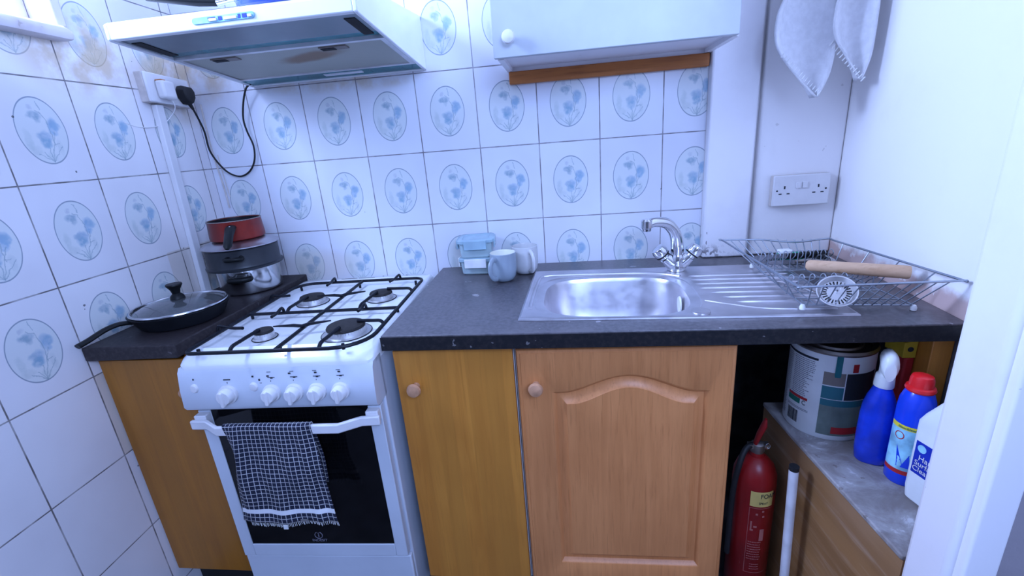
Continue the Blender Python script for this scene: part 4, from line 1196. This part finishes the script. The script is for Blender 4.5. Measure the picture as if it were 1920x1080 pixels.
bm = B(); prism(bm, rrect(1.878, 1.915, -.219, -.193, .006, 3), 'z', .9505, .962); add('foam', bm, M['sponge_white'], t, bev=.003)
def fork(x, y, z, rot, label, spoon=False):
    t = thing('spoon' if spoon else 'fork', label, 'cutlery', (x, y, z), rot)
    bm = B(); tube(bm, smooth_path([(0, 0, .002), (.03, 0, .004), (.07, 0, .006), (.10, 0, .003)], 4), .003, 8, flat=.5, up=(0, 0, 1))
    cadd('stem', bm, M['polished'], t, smooth=True)
    bm = B()
    if spoon: lathe(bm, [(0, -.004), (.010, -.003), (.0155, .001), (.0165, .0025), (.0150, .0025), (.009, -.001), (0, -.002)], (.122, 0, .003), 24, sx=1.45)
    else:
        prism(bm, [(.098, -.003), (.108, -.010), (.120, -.011), (.120, .011), (.108, .010), (.098, .003)], 'z', .002, .0035)
        for k in (-.0085, -.003, .003, .0085): tube(bm, [(.118, k, .0028), (.150, k, .004)], .0014, 6)
    cadd('bowl' if spoon else 'prongs', bm, M['polished'], t, smooth=True)
fork(1.755, -.405, .9215, math.radians(-33), 'steel fork lying in the left front of the dish rack') if False else None
fork(1.800, -.395, .9215, math.radians(-62), 'steel spoon lying in the left part of the dish rack', True)
fork(1.822, -.385, .9220, math.radians(-74), 'steel fork lying beside the spoon in the dish rack')
t = thing('drinking_glass', 'small clear glass tipped over in the back right of the dish rack', 'glass', (1.985, -.275, .930), (0, math.radians(-72), math.radians(35)))
bm = B(); lathe(bm, [(0, 0), (.018, 0), (.021, .004), (.026, .05), (.0245, .05), (.0195, .007), (0, .005)], (0, 0, -.006), 28)
cadd('tumbler', bm, M['glass'], t, smooth=True)

# ================================================================== WHITE TOWEL HANGING AT THE BACK
t = thing('hand_towel', 'white terry towel hanging in folded points beside the wall cupboard', 'towel', (1.93, -.17, 1.5))
def lobe(outline_l, outline_r, depth, yb, phase, curl):
    """surface between a left and right edge curve (lists of (x,z) from top to tip)"""
    bm = B(); n = len(outline_l); NS = 16; rows = []
    Lp = smooth_path([(p[0], 0, p[1]) for p in outline_l], 5); Rp = smooth_path([(p[0], 0, p[1]) for p in outline_r], 5)
    for i in range(len(Lp)):
        row = []
        k = i/(len(Lp)-1)
        for j in range(NS+1):
            s = j/NS
            x = Lp[i].x+(Rp[i].x-Lp[i].x)*s; z = Lp[i].z+(Rp[i].z-Lp[i].z)*s
            y = yb - depth*(1-k*.35)*math.cos((s-.5)*PI)*curl*-1 + .008*math.sin(s*9+phase+k*2)*(1-k) - .03*math.exp(-((s-.04)/.10)**2)*(1-k)
            row.append(bm.verts.new((x, y, z)))
        rows.append(row)
    for i in range(len(rows)-1):
        for j in range(NS): bm.faces.new([rows[i][j], rows[i][j+1], rows[i+1][j+1], rows[i+1][j]])
    return bm
b1 = lobe([(1.885, 1.86), (1.850, 1.66), (1.828, 1.585), (1.832, 1.520), (1.872, 1.462), (1.952, 1.380)], [(1.935, 1.86), (1.965, 1.66), (1.976, 1.59), (1.985, 1.520), (1.980, 1.440), (1.956, 1.380)], .055, -.165, 0, 1)
add('left_fold', b1, M['towel_white'], t, smooth=True, auto=False, solid=.005)
b2 = lobe([(1.945, 1.86), (1.980, 1.66), (1.968, 1.60), (1.972, 1.530), (2.010, 1.475), (2.056, 1.415)], [(2.000, 1.86), (2.072, 1.66), (2.075, 1.60), (2.077, 1.530), (2.075, 1.470), (2.060, 1.415)], .045, -.170, 1.5, 1)
add('right_fold', b2, M['towel_white'], t, smooth=True, auto=False, solid=.005)
bm = B(); b1p = [(1.970, -.158, 1.510), (2.012, -.166, 1.466), (2.056, -.168, 1.415)]
for i in range(13):
    k = i/12; p = Vector(b1p[0]).lerp(Vector(b1p[2]), k) + Vector((0, -.006, -.006)); tube(bm, [p, p+Vector((.008, -.003, .010))], .0017, 6)
for i in range(15):
    k = i/14; p = Vector((1.846, -.165, 1.486)).lerp(Vector((1.950, -.165, 1.384)), k) + Vector((.002, -.007, 0)); tube(bm, [p, p+Vector((.006, -.003, .009))], .0012, 6)
add('hem_stitching', bm, M['label_white'], t, smooth=True)
bm = B(); box(bm, 1.90, 2.02, -.026, -.0225, 1.875, 1.915); hk = add('hook_plate', bm, M['chrome'], None, bev=.002)
tag(hk, 'chrome towel hook plate on the wall at the top of the hanging towel', 'hook')
bm = B()
for x in (1.925, 1.985): tube(bm, smooth_path([(x, -.026, 1.890), (x, -.10, 1.880), (x, -.165, 1.868), (x, -.180, 1.890)], 5), .004, 8)
add('hook_arm', bm, M['chrome'], hk, smooth=True)

# ================================================================== UNDER THE WORKTOP ON THE RIGHT
t = thing('boxed_ledge', 'boxed-in ledge with a dusty top and scuffed brown side, right of the sink cabinet', 'ledge', (1.95, -.45, 0))
poly = [(1.806, -.372), (2.090, -.372), (2.056, -.888), (1.844, -.888), (1.815, -.54)]
bm = B(); prism(bm, poly, 'z', .538, .550); add('ledge_top', bm, M['ledge'], t, bev=.003)
bm = B(); prism(bm, [(p[0]+(.004 if p[0] < 1.9 else 0), p[1]) for p in poly], 'z', .0, .538); add('side_board', bm, M['plywood'], t)
tag(add('wooden_post', bx(2.034, 2.076, -.612, -.545, .5505, .8615), M['beech'], bev=.002), 'short pale wooden post holding up the right end of the worktop', 'post')

# paint tin
CX, CY, CR, CZ = 1.919, -.463, .0915, .5505
KZ = 1.2
t = thing('paint_tin', 'large white paint tin with printed label standing on the ledge', 'paint tin', (CX, CY, CZ))
bm = B(); lathe(bm, [(0, 0), (CR-.002, 0), (CR, .003), (CR, .233), (CR-.003, .236), (CR-.010, .230), (0, .230)], (CX, CY, CZ), 72)
add('tin_body', bm, M['milky'], t, smooth=True)
bm = B(); lathe(bm, [(CR+.001, .232), (CR+.003, .237), (CR-.001, .243), (CR-.008, .243), (CR-.012, .237), (CR-.013, .236), (CR-.028, .236), (CR-.030, .241), (CR-.034, .242), (CR-.038, .233), (0, .233)], (CX, CY, CZ), 72)
add('lid', bm, M['tin'], t, smooth=True)
def cyl_patch(bm, a0, a1, z0, z1, off=.0006, r=CR, c=(CX, CY), zz=CZ, n=None):
    if c == (CX, CY): z0 *= KZ; z1 *= KZ
    n = n or max(2, int(abs(a1-a0)/4))
    P_ = [[], []]
    for i in range(n+1):
        a = math.radians(a0+(a1-a0)*i/n)
        for k, z in enumerate((z0, z1)): P_[k].append(bm.verts.new((c[0]+(r+off)*math.cos(a), c[1]+(r+off)*math.sin(a), zz+z)))
    for i in range(n): bm.faces.new([P_[0][i], P_[0][i+1], P_[1][i+1], P_[1][i]])
# angles: camera looks from about -120 degrees
bm = B(); cyl_patch(bm, -205, -135, .176, .181); add('label_line', bm, M['ink'], t)
bm = B()
z = .171
while z > .082:
    for seg in range(2):
        a0 = -200+seg*28 + random.uniform(-1, 1)
        a1 = a0 + (22 if seg == 0 else (34 if z > .145 else random.uniform(20, 33)))
        a = a0
        while a < a1:
            w = random.uniform(1.2, 4.0); cyl_patch(bm, a, min(a+w, a1), z, z+.0016, n=2); a += w+.7
    z -= .0042
z = .078
while z > .015:
    a = -205
    while a < -186:
        w = random.uniform(1.2, 4.0); cyl_patch(bm, a, a+w, z, z+.0016, n=2); a += w+.7
    z -= .0042
for z in (.054, .051): cyl_patch(bm, -178, -140, z, z+.0012)
o_ = add('small_print', bm, M['grey_ink'], t); o_['kind'] = 'stuff'
bm = B(); cyl_patch(bm, -178, -143, .077, .083); add('red_strip', bm, M['red_print'], t)
bm = B(); cyl_patch(bm, -178, -154, .064, .0765); add('green_strip', bm, M['green_print'], t)
bm = B(); 
for k in range(10):
    a0 = 40+k*28
    ac = -147.5
    u = lambda ang, rr_: (math.radians(ac) + rr_*math.cos(math.radians(ang))/CR, .0705+rr_*math.sin(math.radians(ang)))
    pts = [u(a0, .0055), u(a0+26, .0055), u(a0+26, .0037), u(a0, .0037)]
    bm.faces.new([bm.verts.new((CX+(CR+.0006)*math.cos(p[0]), CY+(CR+.0006)*math.sin(p[0]), CZ+p[1]*KZ)) for p in pts])
add('recycling_mark', bm, M['ink'], t)
bm = B(); a = -176.0
while a < -155.5:
    w = random.choice((.5, .8, 1.3)); cyl_patch(bm, a, a+w, .017, .046, n=1); a += w+random.choice((.45, .7))
add('barcode', bm, M['ink'], t)
bm = B(); cyl_patch(bm, -126, -98, .128, .157); add('colour_panel', bm, M['taupe_print'], t)
bm = B(); cyl_patch(bm, -126, -98, .097, .1255); add('colour_panel', bm, M['teal_print'], t)
bm = B(); cyl_patch(bm, -96.5, -45, .097, .157); add('colour_panel', bm, M['ink'], t)
bm = B(); cyl_patch(bm, -126, -60, .081, .0955); add('colour_panel', bm, M['teal_print'], t)
bm = B(); cyl_patch(bm, -126, -60, .012, .081); add('colour_panel', bm, M['sage_print'], t)
bm = B(); cyl_patch(bm, -107, -60, .017, .033, .0011); add('red_badge', bm, M['red_print'], t)
bm = B()
a = -123
for (z0, h_) in ((.170, .0),): pass
add('tin_band', (lambda q: (cyl_patch(q, -112.5, -104.5, .150, .197, .0014), cyl_patch(q, -112, -105, .1475, .1502, .0014), q)[2])(bm), M['teal_strip'] if 'teal_strip' in M else M['hood_teal'], t)
bm = B(); cyl_patch(bm, -90, -82, .160, .178, .0008); add('red_badge', bm, M['red_print'], t)

# blue spray bottle
SXc, SYc, SZ = 1.944, -.622, .5505
t = thing('spray_bottle', 'dark blue spray bottle with a white trigger in front of the paint tin', 'spray bottle', (SXc, SYc, SZ))
bm = B()
def oval(c, rx, ry, z, rot=0, ex=2.4, n=32):
    o_ = []
    for i in range(n):
        a = 2*PI*i/n; x = math.copysign(abs(math.cos(a))**(2/ex), math.cos(a))*rx; y = math.copysign(abs(math.sin(a))**(2/ex), math.sin(a))*ry
        o_.append((c[0]+x*math.cos(rot)-y*math.sin(rot), c[1]+x*math.sin(rot)+y*math.cos(rot), z))
    return o_
R0 = math.radians(-25)
loft(bm, [oval((SXc, SYc), a, b, SZ+z, R0) for a, b, z in ((.027, .019, 0), (.031, .023, .005), (.0335, .025, .03), (.034, .025, .07), (.0335, .025, .12), (.031, .0235, .150), (.025, .021, .172), (.018, .017, .190), (.0150, .0150, .198))])
add('bottle', bm, M['blue_bottle'], t, smooth=True)
bm = B(); lathe(bm, [(0, .197), (.0185, .197), (.0190, .200), (.0175, .2245), (.014, .229), (0, .229)], (SXc, SYc, SZ), 28); add('collar', bm, M['milky'], t, smooth=True)
bm = B()
dv = Vector((math.cos(math.radians(-112)), math.sin(math.radians(-112)), 0)); sv = Vector((-dv.y, dv.x, 0))
cc0 = Vector((SXc, SYc, SZ))
def sect(off, z, w, h): 
    o2 = []
    for i in range(14):
        a = 2*PI*i/14; o2.append(cc0+dv*(off)+sv*(w*math.cos(a))+Vector((0, 0, z+h*math.sin(a))))
    return o2
loft(bm, [sect(-.022, .262, .008, .012), sect(-.010, .264, .014, .020), sect(.010, .262, .0165, .024), sect(.026, .254, .0155, .027), sect(.034, .246, .010, .022)])
add('trigger_head', bm, M['milky'], t, smooth=True)
bm = B(); tube(bm, [cc0+dv*.0+Vector((0, 0, .226)), cc0+dv*.0+Vector((0, 0, .252))], .0135, 16); add('neck', bm, M['milky'], t, smooth=True)
# blue bleach bottle with red cap
BXc, BYc = 1.972, -.684
t = thing('bleach_bottle', 'bright blue bleach bottle with a red cap and pale label', 'bottle', (BXc, BYc, SZ))
bm = B(); lathe(bm, [(0, 0), (.0275, 0), (.0312, .005), (.0320, .04), (.0320, .150), (.0318, .178), (.030, .200), (.025, .216), (.020, .224), (0, .226)], (BXc, BYc, SZ), 48)
add('bottle', bm, M['blue_bottle2'], t, smooth=True)
bm = B(); lathe(bm, [(0, .2225), (.0245, .2225), (.026, .226), (.0245, .231), (.0205, .233), (.0200, .248), (.0175, .255), (.010, .258), (0, .258)], (BXc, BYc, SZ), 36)
add('cap', bm, M['red_cap'], t, smooth=True)
cp = lambda bm, *a, off=.0006: cyl_patch(bm, *a, off=off, r=.0320, c=(BXc, BYc), zz=SZ)
bm = B(); cp(bm, -200, -40, .040, .138); lb = add('label', bm, M['pale_blue'], t)
bm = B(); cp(bm, -200, -40, .138, .148); add('yellow_band', bm, M['yellow'], t)
bm = B(); cp(bm, -200, -40, .030, .040); add('red_band', bm, M['red_print'], t)
def ctext(s, size, ac, zc, r, c, off=.0012):
    return text_bm(s, size, lambda u, v, w: (c[0]+(r+off+w)*math.cos(math.radians(ac)+u/r), c[1]+(r+off+w)*math.sin(math.radians(ac)+u/r), SZ+zc+v))
bm = B(); 
for a in (-150, -122, -94): merge(bm, ctext('bleach', .0075, a, .1425, .0320, (BXc, BYc)))
add('band_lettering', bm, M['green_print'], t)
bm = B()
for i in range(20):
    a = 2*PI*i/20; b2_ = 2*PI*(i+1)/20
    u = lambda an, rr_: (math.radians(-158)+rr_*math.cos(an)/.035, .122+rr_*math.sin(an))
    pts = [u(a, .0095), u(b2_, .0095), u(b2_, .0078), u(a, .0078)]
    bm.faces.new([bm.verts.new((BXc+.0331*math.cos(p[0]), BYc+.0331*math.sin(p[0]), SZ+p[1])) for p in pts])
add('round_emblem', bm, M['red_print'], t)
bm = B(); 
for (a0, a1, z0, z1) in ((-165, -150, .070, .105),):
    pts = [(-168, .108), (-150, .045), (-128, .045), (-138, .085), (-120, .085), (-100, .045), (-80, .1)]
    for (p, q2, r2) in (((-160, .100), (-150, .048), (-128, .048)), ((-128, .048), (-118, .082), (-90, .05)), ((-138, .048), (-110, .048), (-118, .082))):
        for kk in range(6):
            f0 = kk/6; f1 = (kk+1)/6
            L0 = (p[0]+(q2[0]-p[0])*f0, p[1]+(q2[1]-p[1])*f0); L1 = (p[0]+(r2[0]-p[0])*f0, p[1]+(r2[1]-p[1])*f0)
            K0 = (p[0]+(q2[0]-p[0])*f1, p[1]+(q2[1]-p[1])*f1); K1 = (p[0]+(r2[0]-p[0])*f1, p[1]+(r2[1]-p[1])*f1)
            vs = [bm.verts.new((BXc+.0328*math.cos(math.radians(w[0])), BYc+.0328*math.sin(math.radians(w[0])), SZ+w[1])) for w in (L0, L1, K1, K0)]
            try: bm.faces.new(vs)
            except Exception: pass
bmesh.ops.remove_doubles(bm, verts=bm.verts, dist=1e-6)
add('label_picture', bm, M['blue_bottle2'], t)
# white bottle with the square blue label
WX, WY = 1.986, -.770
t = thing('cleaner_bottle', 'large white plastic cleaner bottle with a dark blue square label', 'bottle', (WX, WY, SZ))
def rr3(hx_, hy_, r_, z, k=5): return [(WX+p[0], WY+p[1], SZ+z) for p in rrect(-hx_, hx_, -hy_, hy_, r_, k)]
bm = B(); loft(bm, [rr3(.030, .040, .010, 0), rr3(.036, .046, .014, .006), rr3(.038, .048, .014, .03), rr3(.038, .048, .014, .185), rr3(.034, .043, .016, .200), rr3(.022, .026, .014, .232), rr3(.015, .0155, .0145, .243)])
add('bottle', bm, M['milky'], t, smooth=True)
bm = B(); lathe(bm, [(0, .242), (.0175, .242), (.0185, .245), (.0175, .266), (.015, .269), (0, .269)], (WX, WY, SZ), 28); add('cap', bm, M['white_plastic'], t, smooth=True)
bm = B(); lx_ = WX-.0386
box(bm, lx_-.0004, lx_+.001, WY-.020, WY+.036, .622, .695)
lbw = add('label', bm, M['ink_blue'], t)
bm = B()
for i, s in enumerate(('Hard', 'Surface', 'Cleaner')):
    merge(bm, text_bm(s, .0155 if i else .0165, lambda u, v, w, i=i: (lx_-.0012-w, WY+.009-u, .661-i*.0135+v)))
add('label_lettering', bm, M['label_white'], lbw)
bm = B(); lathe(bm, [(0, 0), (.0085, 0), (.0085, .0006), (0, .0006)], (lx_-.001, WY+.023, .682), 20, 'x'); add('label_disc', bm, M['pale_blue'], lbw)
t.rotation_euler = (0, 0, math.radians(14))
# yellow and red pack behind the bottles
t = thing('cleaning_pack', 'yellow and red pack squeezed in behind the red-capped bottle', 'packet', (2.03, -.53, SZ))
bm = B(); box(bm, 2.012, 2.032, -.575, -.515, .551, .790); pk = add('pack', bm, M['red_print'], t, bev=.004)
bm = B(); loft(bm, [[(2.0045, -.576, .790), (2.0325, -.576, .790), (2.0325, -.514, .790), (2.0045, -.514, .790)], [(2.0045, -.576, .828), (2.0325, -.576, .835), (2.0325, -.514, .835), (2.0045, -.514, .828)]]); add('yellow_top', bm, M['mustard'], t, bev=.002)
bm = B(); lathe(bm, [(0, 0), (.006, 0), (.006, .0008), (0, .0008)], (2.018, -.5762, .812), 16, 'y'); add('spot', bm, M['ink'], pk)

# fire extinguisher
EX, EY = 1.742, -.510
t = thing('fire_extinguisher', 'red fire extinguisher standing under the worktop beside the sink cabinet', 'fire extinguisher', (EX, EY, 0))
bm = B(); lathe(bm, [(0, 0), (.062, 0), (.068, .008), (.068, .400), (.066, .425), (.056, .450), (.038, .468), (.022, .476), (.020, .490), (0, .492)], (EX, EY, 0), 56)
add('cylinder', bm, M['ext_red'], t, smooth=True)
bm = B(); lathe(bm, [(0, .486), (.020, .486), (.022, .492), (.020, .512), (.014, .516), (0, .518)], (EX, EY, 0), 24); box(bm, EX-.03, EX+.034, EY-.012, EY+.010, .500, .512)
vv = add('valve', bm, M['tin'], t, smooth=True)
bm = B(); tube(bm, [(EX-.010, EY-.004, .512), (EX-.004, EY-.012, .545), (EX+.006, EY-.020, .580), (EX+.008, EY-.022, .598)], .012, 12, rr=[.010, .0125, .013, .006], flat=.6); add('squeeze_lever', bm, M['ext_red'], t, smooth=True)
bm = B(); tube(bm, smooth_path([(EX-.010, EY, .506), (EX-.040, EY-.01, .500), (EX-.066, EY-.03, .455), (EX-.078, EY-.03, .36), (EX-.080, EY-.03, .16)], 6), .009, 12); add('hose', bm, M['rubber'], t, smooth=True)
bm = B(); tube(bm, [(EX+.026+.008*math.cos(a), EY-.014, .510+.008*math.sin(a)) for a in [2*PI*i/16 for i in range(16)]], .0014, 6, closed=True); add('safety_pin', bm, M['chrome'], t, smooth=True)
ep = lambda bm, *a, off=.0006: cyl_patch(bm, *a, off=off, r=.068, c=(EX, EY), zz=0)
bm = B(); ep(bm, -118, -55, .350, .398); cl_ = add('cream_label', bm, M['cream'], t)
def etext(s, size, ac, zc, off=.0014):
    r = .068
    return text_bm(s, size, lambda u, v, w: (EX+(r+off+w)*math.cos(math.radians(ac)+u/r), EY+(r+off+w)*math.sin(math.radians(ac)+u/r), zc+v))
bm = etext('FOAM', .020, -70, .384); merge(bm, etext('SPRAY', .010, -84, .362)); add('label_lettering', bm, M['ink'], cl_)
bm = B(); 
for (z0, z1, a0, a1) in ((.344, .3455, -118, -55), (.120, .1215, -118, -55)): ep(bm, a0, a1, z0, z1)
ep(bm, -118, -117, .12, .345)
for (a, z) in ((-98, .325), (-82, .335), (-80, .318)): ep(bm, a-3, a+3, z-.003, z+.003)
ep(bm, -112, -104, .268, .274); ep(bm, -112, -108, .274, .300); ep(bm, -104, -95, .280, .286)
ep(bm, -86, -74, .235, .275)
z = .228
while z > .160:
    a = -114
    while a < -80:
        w = random.uniform(2, 6); ep(bm, a, a+w, z, z+.003); a += w+1.2
    z -= .0085
z = .150
while z > .128:
    a = -104
    while a < -82:
        w = random.uniform(2, 6); ep(bm, a, a+w, z, z+.0025); a += w+1.2
    z -= .0085
o_ = add('instruction_print', bm, M['pale_ink'], t); o_['kind'] = 'stuff'
t.scale = (.80, .80, 1.0)
# white plastic pipe; a black stub paints the shade in its open end
bm = B()
p0 = Vector((1.790, -.640, 0)); p1 = Vector((1.781, -.622, .520))
tube(bm, [p0, p1], .0108, 24)
pp = tag(add('waste_pipe', bm, M['pipe'], smooth=True), 'white plastic pipe standing upright beside the fire extinguisher', 'pipe')
bm = B(); tube(bm, [p1-Vector((0, 0, .001)), p1+Vector((0, 0, .010))], .0112, 24); add('open_end_shade', bm, M['rubber'], pp, smooth=True)
